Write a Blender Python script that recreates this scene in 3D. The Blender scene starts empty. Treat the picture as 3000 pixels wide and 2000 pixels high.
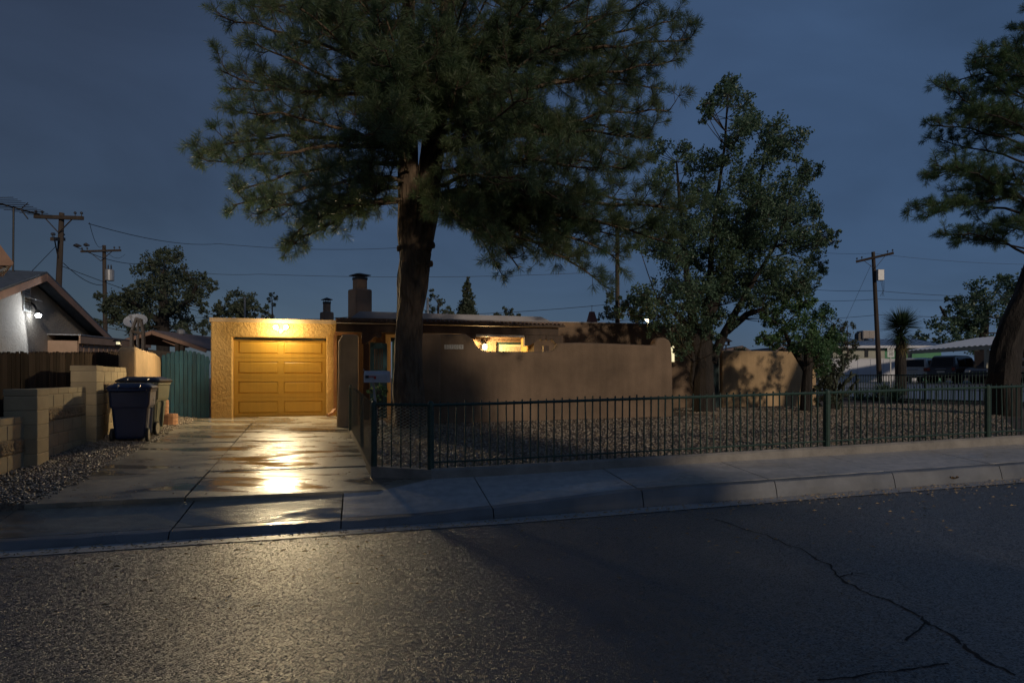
import bpy, math, random
import numpy as np
from mathutils import Vector, Matrix, noise
random.seed(7)
rng = np.random.default_rng(11)
R = math.radians
sc = bpy.context.scene
COL = sc.collection

# ------------------------------------------------------------------ camera, sky, sun, exposure
cam_d = bpy.data.cameras.new('camera'); cam = bpy.data.objects.new('camera', cam_d); COL.objects.link(cam)
cam.location = (0, 0, 1.5); cam.rotation_euler = (R(90), 0, 0)
cam_d.sensor_width = 36; cam_d.lens = 21.6; cam_d.shift_y = 0.035
cam_d.clip_start = 0.05; cam_d.clip_end = 3000
sc.camera = cam

SUN_AZ, SUN_EL = R(150), R(17)      # azimuth clockwise from +Y (behind the camera, to the right)
w = bpy.data.worlds.new('World'); sc.world = w; w.use_nodes = True
nt = w.node_tree; nt.nodes.clear()
wo = nt.nodes.new('ShaderNodeOutputWorld'); bg = nt.nodes.new('ShaderNodeBackground')
sky = nt.nodes.new('ShaderNodeTexSky'); sky.sky_type = 'NISHITA'; sky.sun_disc = False
sky.sun_elevation = SUN_EL; sky.sun_rotation = SUN_AZ
sky.air_density = 1.0; sky.dust_density = 0.6; sky.ozone_density = 4.0
# the rain cloud over the town: a flat slate blue over most of the clear sky
geo = nt.nodes.new('ShaderNodeTexCoord')
cn = nt.nodes.new('ShaderNodeTexNoise'); cn.inputs['Scale'].default_value = 1.3; cn.inputs['Detail'].default_value = 5
nt.links.new(geo.outputs['Generated'], cn.inputs['Vector'])
cr = nt.nodes.new('ShaderNodeValToRGB')
cr.color_ramp.elements[0].position = 0.12; cr.color_ramp.elements[0].color = (0.34, 0.39, 0.60, 1)
cr.color_ramp.elements[1].position = 0.88; cr.color_ramp.elements[1].color = (0.72, 1.36, 2.72, 1)
# the cloud is thick over the east (left) and thins to the clearer blue west (right)
sx = nt.nodes.new('ShaderNodeSeparateXYZ'); nt.links.new(geo.outputs['Generated'], sx.inputs['Vector'])
m1 = nt.nodes.new('ShaderNodeMath'); m1.operation = 'MULTIPLY_ADD'; m1.inputs[1].default_value = .5; m1.inputs[2].default_value = .29
nt.links.new(sx.outputs['X'], m1.inputs[0])
m2 = nt.nodes.new('ShaderNodeMath'); m2.operation = 'MULTIPLY_ADD'; m2.inputs[1].default_value = .42
nt.links.new(cn.outputs['Fac'], m2.inputs[0]); nt.links.new(m1.outputs['Value'], m2.inputs[2])
nt.links.new(m2.outputs['Value'], cr.inputs['Fac'])
mx = nt.nodes.new('ShaderNodeMix'); mx.data_type = 'RGBA'; mx.inputs['Factor'].default_value = 0.85
nt.links.new(sky.outputs['Color'], mx.inputs[6]); nt.links.new(cr.outputs['Color'], mx.inputs[7])
cn2 = nt.nodes.new('ShaderNodeTexNoise'); cn2.inputs['Scale'].default_value = 2.6; cn2.inputs['Detail'].default_value = 4; cn2.inputs['Distortion'].default_value = .8
mpc = nt.nodes.new('ShaderNodeMapping'); mpc.inputs['Scale'].default_value = (1, 1, 2.4); nt.links.new(geo.outputs['Generated'], mpc.inputs['Vector']); nt.links.new(mpc.outputs['Vector'], cn2.inputs['Vector'])
mrc = nt.nodes.new('ShaderNodeMapRange'); mrc.inputs['From Min'].default_value = .3; mrc.inputs['From Max'].default_value = .7; mrc.inputs['To Min'].default_value = .82; mrc.inputs['To Max'].default_value = 1.12
nt.links.new(cn2.outputs['Fac'], mrc.inputs['Value'])
vsc = nt.nodes.new('ShaderNodeVectorMath'); vsc.operation = 'SCALE'; nt.links.new(mx.outputs[2], vsc.inputs[0]); nt.links.new(mrc.outputs['Result'], vsc.inputs['Scale'])
nt.links.new(vsc.outputs['Vector'], bg.inputs['Color']); bg.inputs['Strength'].default_value = 0.060
nt.links.new(bg.outputs['Background'], wo.inputs['Surface'])

sun_d = bpy.data.lights.new('sun', 'SUN'); sun = bpy.data.objects.new('sun', sun_d); COL.objects.link(sun)
sun_d.energy = 1.1; sun_d.angle = R(2.5); sun_d.color = (1.0, 0.82, 0.62)
sdir = Vector((math.sin(SUN_AZ)*math.cos(SUN_EL), math.cos(SUN_AZ)*math.cos(SUN_EL), math.sin(SUN_EL)))
sun.rotation_euler = (-sdir).to_track_quat('-Z', 'Y').to_euler()

sc.view_settings.view_transform = 'Standard'; sc.view_settings.look = 'None'
sc.view_settings.exposure = 0.15; sc.view_settings.gamma = 1.0; sc.view_settings.use_curve_mapping = False
sc.render.engine = 'CYCLES'
sc.cycles.use_denoising = True
sc.cycles.sample_clamp_indirect = 4.0
sc.cycles.max_bounces = 8; sc.cycles.diffuse_bounces = 4; sc.cycles.glossy_bounces = 3
sc.cycles.transmission_bounces = 4; sc.cycles.transparent_max_bounces = 8
sc.cycles.caustics_reflective = False; sc.cycles.caustics_refractive = False

# ------------------------------------------------------------------ frames: F runs along the street (s) and into the lot (n)
TH = R(14.0); E1 = Vector((math.cos(TH), math.sin(TH), 0)); E2 = Vector((-math.sin(TH), math.cos(TH), 0))
P0 = Vector((0, 6.294, 0))
MF = Matrix.Translation(P0) @ Matrix.Rotation(TH, 4, 'Z')
TD = TH + math.atan(0.07)
def F(s, n, z=0.0): return P0 + E1*s + E2*n + Vector((0, 0, z))
MD = Matrix.Translation(F(-5.57, 0)) @ Matrix.Rotation(TD, 4, 'Z') @ Matrix.Translation((5.57, 0, 0))
MW = Matrix.Identity(4)
def PX(x, y, Y): return Vector(((x-1500)/1800*Y, Y, 1.5 + (1105-y)/1800*Y))
def toF(p):
    r = Vector(p) - P0
    return r.dot(E1), r.dot(E2)
def XF(x, n, v=None):
    """s (and z) of the photograph's column x on the plane n = const"""
    u = (x-1500)/1800; t = math.tan(TH)
    Y = (P0.y + n/math.cos(TH))/(1-u*t)
    s = (u*Y + n*math.sin(TH))/math.cos(TH)
    return s if v is None else (s, 1.5 + (1105-v)/1800*Y)

def zs(s): return 0.02*s if s > 0 else 0.008*s
def zdrive(n): return 0.15 + 0.0337*(n-1.385)
def clamp(x, a=0.0, b=1.0): return max(a, min(b, x))
def lerp(a, b, t): return a + (b-a)*t
def Hyard(s, n):
    z = lerp(.235, .47, clamp((n-1.6)/6.4)) + zs(s)*lerp(1, .4, clamp((n-1.6)/9.4))
    if s > 17: z += .012*(min(s, 60)-17)
    return z
def Hroad(s, n): return zs(s) + min(.06, .012*max(0, -n))

# ------------------------------------------------------------------ mesh helpers
class MB:
    def __init__(self): self.v = []; self.f = []
    def add(self, vs, fs):
        o = len(self.v); self.v += [tuple(p) for p in vs]; self.f += [tuple(i+o for i in q) for q in fs]; return self
    def box(self, x0, x1, y0, y1, z0, z1):
        return self.add([(x0,y0,z0),(x1,y0,z0),(x1,y1,z0),(x0,y1,z0),(x0,y0,z1),(x1,y0,z1),(x1,y1,z1),(x0,y1,z1)],
                        [(3,2,1,0),(4,5,6,7),(0,1,5,4),(1,2,6,5),(2,3,7,6),(3,0,4,7)])
    def bbox(self, x0, x1, y0, y1, z0, z1, b=.01):
        """box with chamfered edges"""
        vs = []
        for x, sx in ((x0, 1), (x1, -1)):
            for y, sy in ((y0, 1), (y1, -1)):
                for z, sz in ((z0, 1), (z1, -1)):
                    vs += [(x+sx*b, y+sy*b, z), (x+sx*b, y, z+sz*b), (x, y+sy*b, z+sz*b)]
        import itertools
        def idx(i, j, k, t): return (i*4+j*2+k)*3+t
        fs = []
        fs += [(idx(0,0,0,0), idx(0,1,0,0), idx(1,1,0,0), idx(1,0,0,0)), (idx(0,0,1,0), idx(1,0,1,0), idx(1,1,1,0), idx(0,1,1,0))]
        fs += [(idx(0,0,0,1), idx(1,0,0,1), idx(1,0,1,1), idx(0,0,1,1)), (idx(0,1,0,1), idx(0,1,1,1), idx(1,1,1,1), idx(1,1,0,1))]
        fs += [(idx(0,0,0,2), idx(0,0,1,2), idx(0,1,1,2), idx(0,1,0,2)), (idx(1,0,0,2), idx(1,1,0,2), idx(1,1,1,2), idx(1,0,1,2))]
        for j in (0, 1):
            for k in (0, 1):
                fs.append((idx(0,j,k,0), idx(1,j,k,0), idx(1,j,k,1), idx(0,j,k,1)))
        for i in (0, 1):
            for k in (0, 1):
                fs.append((idx(i,0,k,0), idx(i,1,k,0), idx(i,1,k,2), idx(i,0,k,2)))
            for j in (0, 1):
                fs.append((idx(i,j,0,1), idx(i,j,1,1), idx(i,j,1,2), idx(i,j,0,2)))
        for i in (0, 1):
            for j in (0, 1):
                for k in (0, 1):
                    fs.append((idx(i,j,k,0), idx(i,j,k,1), idx(i,j,k,2)))
        return self.add(vs, fs)
    def prism(self, poly, axis, a, b):
        """poly: 2-D outline; axis 'x','y','z' = the direction it is extruded along from a to b"""
        n = len(poly)
        def P(p, t):
            return (t, p[0], p[1]) if axis == 'x' else (p[0], t, p[1]) if axis == 'y' else (p[0], p[1], t)
        vs = [P(p, a) for p in poly] + [P(p, b) for p in poly]
        fs = [tuple(range(n-1, -1, -1)), tuple(range(n, 2*n))] + [(i, (i+1) % n, n+(i+1) % n, n+i) for i in range(n)]
        return self.add(vs, fs)
    def tube(self, pts, rad, seg=6, wob=0.0):
        pts = [Vector(p) for p in pts]; n = len(pts)
        if not hasattr(rad, '__len__'): rad = [rad]*n
        t = (pts[1]-pts[0]).normalized()
        up = Vector((0, 0, 1)) if abs(t.z) < .9 else Vector((1, 0, 0))
        nx = t.cross(up).normalized(); vs = []; fs = []
        for i, p in enumerate(pts):
            d = (pts[min(i+1, n-1)] - pts[max(i-1, 0)])
            d = d.normalized() if d.length > 1e-9 else t
            nx = (nx - d*nx.dot(d))
            nx = nx.normalized() if nx.length > 1e-9 else d.orthogonal().normalized()
            ny = d.cross(nx)
            for k in range(seg):
                a = 2*math.pi*k/seg; r = rad[i]
                if wob: r *= 1 + wob*noise.noise(Vector((p.x*3+math.cos(a)*1.7, p.y*3+math.sin(a)*1.7, p.z*1.6)))
                vs.append(p + nx*(math.cos(a)*r) + ny*(math.sin(a)*r))
        for i in range(n-1):
            for k in range(seg):
                k2 = (k+1) % seg
                fs.append((i*seg+k, i*seg+k2, (i+1)*seg+k2, (i+1)*seg+k))
        fs.append(tuple(range(seg-1, -1, -1))); fs.append(tuple((n-1)*seg+k for k in range(seg)))
        return self.add(vs, fs)
    def bar(self, p, q, wx, wz=None):
        """square bar from p to q"""
        p = Vector(p); q = Vector(q); wz = wz or wx; d = (q-p).normalized()
        up = Vector((0, 0, 1)) if abs(d.z) < .95 else Vector((0, 1, 0))
        a = d.cross(up).normalized(); b = a.cross(d).normalized()
        vs = []
        for o in (p, q):
            for i, j in ((-1,-1), (1,-1), (1,1), (-1,1)): vs.append(o + a*(i*wx/2) + b*(j*wz/2))
        return self.add(vs, [(0,1,2,3), (7,6,5,4), (0,4,5,1), (1,5,6,2), (2,6,7,3), (3,7,4,0)])
    def lathe(self, prof, seg=16, c=(0, 0, 0), axis='z'):
        vs = []; fs = []; n = len(prof)
        for r, z in prof:
            for k in range(seg):
                a = 2*math.pi*k/seg; x, y = r*math.cos(a), r*math.sin(a)
                q = (x, y, z) if axis == 'z' else (z, x, y) if axis == 'x' else (x, z, y)
                vs.append((c[0]+q[0], c[1]+q[1], c[2]+q[2]))
        for i in range(n-1):
            for k in range(seg):
                k2 = (k+1) % seg; fs.append((i*seg+k, i*seg+k2, (i+1)*seg+k2, (i+1)*seg+k))
        fs.append(tuple(range(seg-1, -1, -1))); fs.append(tuple((n-1)*seg+k for k in range(seg)))
        return self.add(vs, fs)
    def grid(self, us, vs_, fn):
        nu, nv = len(us), len(vs_)
        return self.add([fn(u, v) for v in vs_ for u in us],
                        [(j*nu+i, j*nu+i+1, (j+1)*nu+i+1, (j+1)*nu+i) for j in range(nv-1) for i in range(nu-1)])
    def mesh(self, name, mt, org=(0, 0, 0), smooth=False):
        me = bpy.data.meshes.new(name)
        o = Vector(org)
        me.from_pydata([Vector(p)-o for p in self.v], [], self.f); me.update()
        import bmesh
        bm = bmesh.new(); bm.from_mesh(me); bmesh.ops.recalc_face_normals(bm, faces=bm.faces); bm.to_mesh(me); bm.free()
        if mt: me.materials.append(mt)
        if smooth:
            for p in me.polygons: p.use_smooth = True
        return me

def np_mesh(name, verts, tris, mt, smooth=False):
    me = bpy.data.meshes.new(name)
    nv, nf, k = len(verts), len(tris), tris.shape[1]
    me.vertices.add(nv); me.vertices.foreach_set('co', np.asarray(verts, np.float32).ravel())
    me.loops.add(nf*k); me.loops.foreach_set('vertex_index', np.asarray(tris, np.int32).ravel())
    me.polygons.add(nf); me.polygons.foreach_set('loop_start', np.arange(0, nf*k, k, dtype=np.int32))
    me.update(calc_edges=True)
    if mt: me.materials.append(mt)
    if smooth: me.polygons.foreach_set('use_smooth', np.ones(nf, bool))
    return me

def tagp(o, label=None, cat=None, group=None, kind=None):
    if label: o['label'] = label
    if cat: o['category'] = cat
    if group: o['group'] = group
    if kind: o['kind'] = kind
    return o
class T:
    """a thing: an Empty at its base, in frame M at local origin org; parts are given in the frame's coordinates"""
    def __init__(self, name, label, cat, M=MW, org=(0, 0, 0), group=None, kind=None):
        self.o = bpy.data.objects.new(name, None); COL.objects.link(self.o)
        self.o.empty_display_size = .2
        self.org = Vector(org); self.o.matrix_world = M @ Matrix.Translation(self.org); self.M = M
        tagp(self.o, label, cat, group, kind)
    def part(self, name, mb, mt, parent=None, smooth=False, label=None, kind=None):
        me = mb if isinstance(mb, bpy.types.Mesh) else mb.mesh(name, mt, self.org, smooth)
        o = bpy.data.objects.new(name, me); COL.objects.link(o); o.parent = parent or self.o
        tagp(o, label, kind=kind)
        return o
    def inst(self, name, me, loc, rz=0.0, parent=None, rot=None, scale=None):
        o = bpy.data.objects.new(name, me); COL.objects.link(o); o.parent = parent or self.o
        o.location = Vector(loc) - self.org
        o.rotation_euler = rot or (0, 0, rz)
        if scale: o.scale = scale
        return o
def solo(name, mb, mt, label, cat, M=MW, org=(0, 0, 0), group=None, kind=None, smooth=False):
    me = mb if isinstance(mb, bpy.types.Mesh) else mb.mesh(name, mt, org, smooth)
    o = bpy.data.objects.new(name, me); COL.objects.link(o)
    o.matrix_world = M @ Matrix.Translation(Vector(org))
    return tagp(o, label, cat, group, kind)
def struct(name, mb, mt, M=MW, smooth=False, label=None):
    return solo(name, mb, mt, label, None, M, kind='structure', smooth=smooth)
def text_mesh(name, s, size, mt, ext=.002):
    cu = bpy.data.curves.new(name, 'FONT'); cu.body = s; cu.size = size; cu.extrude = ext
    cu.align_x = 'CENTER'; cu.align_y = 'CENTER'; cu.resolution_u = 3
    o = bpy.data.objects.new(name, cu); COL.objects.link(o)
    bpy.context.view_layer.update()
    me = bpy.data.meshes.new_from_object(o.evaluated_get(bpy.context.evaluated_depsgraph_get()))
    bpy.data.objects.remove(o); bpy.data.curves.remove(cu); me.name = name
    me.materials.clear(); me.materials.append(mt)
    return me

# ------------------------------------------------------------------ materials
def mat(name, col, rough=.7, var=.18, vscale=3.0, bump=0.0, bscale=40.0, bdist=.01, metal=0.0, spec=.5, col2=None,
        rnd=0.0, rvar=0.0, rscale=2.0, stretch=None, voro=False, trans=0.0, rmid=.5, rwid=.25, bdetail=6, coat=0.0, streak=0.0):
    m = bpy.data.materials.new(name); m.use_nodes = True
    t = m.node_tree; N = t.nodes; L = t.links
    b = N['Principled BSDF']
    g = N.new('ShaderNodeNewGeometry'); vec = g.outputs['Position']
    if stretch:
        mp = N.new('ShaderNodeMapping'); mp.inputs['Scale'].default_value = stretch; L.new(vec, mp.inputs['Vector']); vec = mp.outputs['Vector']
    nz = N.new('ShaderNodeTexNoise'); nz.inputs['Scale'].default_value = vscale; nz.inputs['Detail'].default_value = 6; nz.inputs['Roughness'].default_value = .6
    L.new(vec, nz.inputs['Vector'])
    cr = N.new('ShaderNodeValToRGB'); e = cr.color_ramp.elements
    e[0].position = .32; e[1].position = .68
    if col2 is None:
        e[0].color = tuple(x*(1-var) for x in col) + (1,); e[1].color = tuple(min(1, x*(1+var)) for x in col) + (1,)
    else:
        e[0].color = tuple(col) + (1,); e[1].color = tuple(col2) + (1,)
    L.new(nz.outputs['Fac'], cr.inputs['Fac']); out = cr.outputs['Color']
    if rnd:
        oi = N.new('ShaderNodeObjectInfo'); mr = N.new('ShaderNodeMapRange')
        mr.inputs['To Min'].default_value = 1-rnd; mr.inputs['To Max'].default_value = 1+rnd
        L.new(oi.outputs['Random'], mr.inputs['Value'])
        vm = N.new('ShaderNodeVectorMath'); vm.operation = 'SCALE'
        L.new(out, vm.inputs[0]); L.new(mr.outputs['Result'], vm.inputs['Scale']); out = vm.outputs['Vector']
    if streak:
        ms_ = N.new('ShaderNodeMapping'); ms_.inputs['Scale'].default_value = (5, 5, .35); L.new(g.outputs['Position'], ms_.inputs['Vector'])
        n9 = N.new('ShaderNodeTexNoise'); n9.inputs['Scale'].default_value = 1.0; n9.inputs['Detail'].default_value = 7; n9.inputs['Roughness'].default_value = .65; L.new(ms_.outputs['Vector'], n9.inputs['Vector'])
        r9 = N.new('ShaderNodeMapRange'); r9.inputs['From Min'].default_value = .38; r9.inputs['From Max'].default_value = .62; r9.inputs['To Min'].default_value = 1-streak; r9.inputs['To Max'].default_value = 1.06
        L.new(n9.outputs['Fac'], r9.inputs['Value'])
        v9 = N.new('ShaderNodeVectorMath'); v9.operation = 'SCALE'; L.new(out, v9.inputs[0]); L.new(r9.outputs['Result'], v9.inputs['Scale']); out = v9.outputs['Vector']
    L.new(out, b.inputs['Base Color'])
    b.inputs['Metallic'].default_value = metal; b.inputs['Roughness'].default_value = rough
    b.inputs['Specular IOR Level'].default_value = spec
    if coat: b.inputs['Coat Weight'].default_value = coat; b.inputs['Coat Roughness'].default_value = .08
    if rvar:
        n2 = N.new('ShaderNodeTexNoise'); n2.inputs['Scale'].default_value = rscale; n2.inputs['Detail'].default_value = 4
        L.new(vec, n2.inputs['Vector'])
        m2 = N.new('ShaderNodeMapRange'); m2.inputs['From Min'].default_value = rmid-rwid; m2.inputs['From Max'].default_value = rmid+rwid
        m2.inputs['To Min'].default_value = max(.02, rough-rvar); m2.inputs['To Max'].default_value = min(1, rough+rvar)
        L.new(n2.outputs['Fac'], m2.inputs['Value']); L.new(m2.outputs['Result'], b.inputs['Roughness'])
    if bump:
        if voro:
            n3 = N.new('ShaderNodeTexVoronoi'); n3.inputs['Scale'].default_value = bscale; ho = n3.outputs['Distance']
        else:
            n3 = N.new('ShaderNodeTexNoise'); n3.inputs['Scale'].default_value = bscale; n3.inputs['Detail'].default_value = bdetail; n3.inputs['Roughness'].default_value = .6
            ho = n3.outputs['Fac']
        L.new(vec, n3.inputs['Vector'])
        bp = N.new('ShaderNodeBump'); bp.inputs['Strength'].default_value = bump; bp.inputs['Distance'].default_value = bdist
        L.new(ho, bp.inputs['Height']); L.new(bp.outputs['Normal'], b.inputs['Normal'])
    if trans:
        tr = N.new('ShaderNodeBsdfTranslucent'); L.new(out, tr.inputs['Color'])
        ms = N.new('ShaderNodeMixShader'); ms.inputs['Fac'].default_value = trans
        L.new(b.outputs['BSDF'], ms.inputs[1]); L.new(tr.outputs['BSDF'], ms.inputs[2])
        L.new(ms.outputs['Shader'], N['Material Output'].inputs['Surface'])
    return m
def emit(name, col, k):
    m = bpy.data.materials.new(name); m.use_nodes = True
    b = m.node_tree.nodes['Principled BSDF']; b.inputs['Base Color'].default_value = tuple(col)+(1,)
    b.inputs['Emission Color'].default_value = tuple(col)+(1,); b.inputs['Emission Strength'].default_value = k
    return m

M = {}
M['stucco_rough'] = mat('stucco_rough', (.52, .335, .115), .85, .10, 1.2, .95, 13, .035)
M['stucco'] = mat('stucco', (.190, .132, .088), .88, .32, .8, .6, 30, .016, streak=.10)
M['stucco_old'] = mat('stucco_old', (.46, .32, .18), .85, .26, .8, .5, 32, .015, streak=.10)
M['stucco_grey'] = mat('stucco_grey', (.32, .285, .245), .85, .1, 1.0, .9, 14, .035)
M['door_paint'] = mat('door_paint', (.50, .295, .045), .40, .06, 1.5, .10, 6, .004, rnd=.03, stretch=(9, 9, .5))
M['teal'] = mat('teal', (.018, .088, .120), .6, .3, 6, .3, 30, .006, rnd=.15, stretch=(1, 1, .25))
M['teal_dark'] = mat('teal_dark', (.012, .05, .06), .55, .2, 6, .2, 30, .005)
M['galv'] = mat('galv', (.30, .33, .29), .38, .2, 20, metal=.6)
M['wire_green'] = mat('wire_green', (.075, .095, .070), .42, .2, 20, metal=.4)
M['green_iron'] = mat('green_iron', (.020, .050, .038), .5, .35, 20, .2, 120, .002)
M['trim'] = mat('trim', (.52, .40, .24), .6, .1, 4, .1, 50, .004)
M['white'] = mat('white', (.62, .62, .60), .55, .08, 5, .08, 60, .003)
M['flashing'] = mat('flashing', (.46, .34, .20), .5, .12, 3, .1, 30, .004)
M['roof_foam'] = mat('roof_foam', (.34, .33, .35), .8, .1, 2, .3, 20, .01)
M['wood_dark'] = mat('wood_dark', (.075, .05, .035), .75, .3, 5, .4, 30, .008, stretch=(1, 1, .2))
M['clay'] = mat('clay', (.20, .10, .06), .45, .25, 8, .3, 40, .006, rnd=.25)
M['chim'] = mat('chim', (.30, .19, .125), .9, .14, 1.5, .4, 40, .012)
M['black_metal'] = mat('black_metal', (.02, .02, .022), .5, .2, 10)
M['grey_metal'] = mat('grey_metal', (.30, .31, .33), .45, .15, 6, .08, 40, .003, metal=.4)
M['copper'] = mat('copper', (.26, .13, .06), .5, .15, 6)
M['cmu'] = mat('cmu', (.40, .32, .20), .9, .12, 3, .4, 90, .004, rnd=.10)
M['cmu_split'] = mat('cmu_split', (.30, .22, .13), .95, .25, 6, 1.0, 22, .05)
M['mortar'] = mat('mortar', (.34, .29, .20), .95, .12, 5, .3, 60, .004)
M['fence_wood'] = mat('fence_wood', (.040, .030, .024), 1.0, .35, 4, .5, 25, .008, rnd=.35, stretch=(1, 1, .12), spec=.05)
M['frame_wood'] = mat('frame_wood', (.075, .058, .045), .8, .25, 6, .3, 30, .006)
M['bin_blue'] = mat('bin_blue', (.008, .018, .058), .38, .15, 6, .15, 90, .002)
M['bin_side'] = mat('bin_side', (.16, .165, .20), .42, .1, 6, .15, 90, .002)
M['bin_grey'] = mat('bin_grey', (.17, .18, .13), .45, .12, 6, .15, 90, .002)
M['bin_lid'] = mat('bin_lid', (.022, .022, .028), .30, .15, 6, .12, 60, .002)
M['tyre'] = mat('tyre', (.018, .018, .018), .7, .2, 20)
M['rim'] = mat('rim', (.38, .34, .26), .5, .1, 20)
M['brick'] = mat('brick', (.42, .22, .12), .85, .2, 8, .4, 50, .006, rnd=.15)
M['shed_wall'] = mat('shed_wall', (.40, .27, .19), .8, .1, 3, .2, 30, .006)
M['shingle'] = mat('shingle', (.075, .095, .125), .85, .25, 8, .6, 35, .015)
M['shingle_red'] = mat('shingle_red', (.15, .115, .11), .85, .25, 8, .6, 35, .015)
M['fascia'] = mat('fascia', (.33, .20, .14), .7, .12, 4)
M['pole'] = mat('pole', (.055, .042, .034), .85, .3, 6, .5, 30, .01, stretch=(1, 1, .15))
M['wire'] = mat('wire', (.02, .02, .022), .6, .1, 5)
M['insul'] = mat('insul', (.03, .03, .035), .4, .1, 5)
M['red_flag'] = mat('red_flag', (.45, .05, .03), .5, .1, 20)
M['mailbox'] = mat('mailbox', (.48, .47, .50), .5, .06, 10, .05, 60, .002)
M['rock'] = mat('rock', (.42, .38, .33), .8, .25, 9, .5, 30, .02)
M['bark'] = mat('bark', (.125, .088, .058), .88, .45, 5, 1.0, 9, .06, voro=True, stretch=(1.6, 1.6, .55))
M['bark_thin'] = mat('bark_thin', (.055, .040, .030), .9, .3, 10, .5, 30, .01)
M['bark_right'] = mat('bark_right', (.030, .025, .022), .9, .4, 6, .9, 12, .05, stretch=(1.5, 1.5, .4))
M['needle'] = mat('needle', (.075, .140, .075), .45, .2, 1.6, col2=(.140, .180, .085), trans=.4)
M['needle_b'] = mat('needle_b', (.075, .150, .075), .45, .2, 1.6, col2=(.125, .200, .088), trans=.4)
M['leaf'] = mat('leaf', (.080, .150, .100), .45, .2, 1.8, col2=(.125, .190, .115), trans=.38)
M['leaf_green'] = mat('leaf_green', (.075, .165, .075), .42, .2, 2.2, col2=(.125, .225, .100), trans=.36)
M['leaf_dark'] = mat('leaf_dark', (.060, .088, .060), .55, .2, 1.2, col2=(.105, .130, .080), trans=.36)
M['cholla'] = mat('cholla', (.05, .062, .04), .7, .3, 8, .8, 60, .02)
M['yucca'] = mat('yucca', (.035, .07, .035), .5, .2, 6, col2=(.07, .115, .055), trans=.15)
M['thatch'] = mat('thatch', (.17, .135, .055), .8, .3, 8)
M['concrete'] = mat('concrete', (.20, .195, .185), .34, .16, 1.6, .32, 55, .006, rvar=.22, rscale=.9, rnd=.06)
M['kerb'] = mat('kerb', (.15, .155, .165), .36, .25, 2.2, .3, 50, .006, rvar=.15, rscale=1.5, rnd=.06)
M['wall_base'] = mat('wall_base', (.26, .24, .215), .85, .25, 3, .7, 25, .02)
M['lowdirt'] = mat('lowdirt', (.10, .075, .055), .95, .3, 1.5, .6, 20, .03)
M['gravel_bed'] = mat('gravel_bed', (.14, .108, .080), .85, .4, 14, 1.0, 55, .03)
M['pebble'] = mat('pebble', (.15, .118, .088), .5, .3, 22, col2=(.46, .40, .32))
M['crack'] = mat('crack', (.012, .012, .013), .9, .2, 30)
M['debris'] = mat('debris', (.22, .15, .08), .8, .3, 30, col2=(.42, .33, .2))
M['leaf_dead'] = mat('leaf_dead', (.30, .17, .07), .7, .3, 20)
M['blue_roof'] = mat('blue_roof', (.20, .30, .46), .5, .1, 1.5)
M['pale_wall'] = mat('pale_wall', (.42, .42, .36), .8, .08, 1.5, .1, 30, .004)
M['green_wall'] = mat('green_wall', (.10, .30, .17), .8, .08, 2)
M['white_wall'] = mat('white_wall', (.62, .64, .70), .6, .06, 1.2, .05, 20, .003)
M['carport_roof'] = mat('carport_roof', (.66, .70, .76), .4, .06, 1.5)
M['car_white'] = mat('car_white', (.55, .56, .55), .3, .05, 2, coat=.6)
M['car_dark'] = mat('car_dark', (.045, .046, .055), .3, .1, 2, coat=.6)
M['glass_dark'] = mat('glass_dark', (.012, .014, .018), .08, .1, 3)
M['tail'] = mat('tail', (.20, .02, .02), .3, .1, 10)
M['sign_white'] = mat('sign_white', (.66, .68, .68), .5, .04, 5)
M['sign_black'] = mat('sign_black', (.02, .02, .02), .6, .05, 5)
M['tile'] = mat('tile', (.55, .54, .50), .35, .08, 12)
M['tile_ink'] = mat('tile_ink', (.14, .11, .10), .5, .1, 12)
M['dish'] = mat('dish', (.34, .36, .40), .5, .06, 5)
M['cooler'] = mat('cooler', (.40, .36, .33), .7, .1, 5)
M['red_cone'] = mat('red_cone', (.30, .10, .07), .7, .15, 5)
M['blind'] = mat('blind', (.55, .52, .42), .7, .06, 8)
M['asphalt_far'] = mat('asphalt_far', (.17, .17, .18), .38, .1, .6)
M['bulb_warm'] = emit('bulb_warm', (1.0, .80, .42), 45)
M['bulb_white'] = emit('bulb_white', (.90, .96, 1.0), 45)
M['lit_window'] = emit('lit_window', (.62, .56, .30), .42)
M['lit_bright'] = emit('lit_bright', (1.0, .88, .52), .9)
M['solar'] = emit('solar', (1.0, .92, .6), .7)

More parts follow.
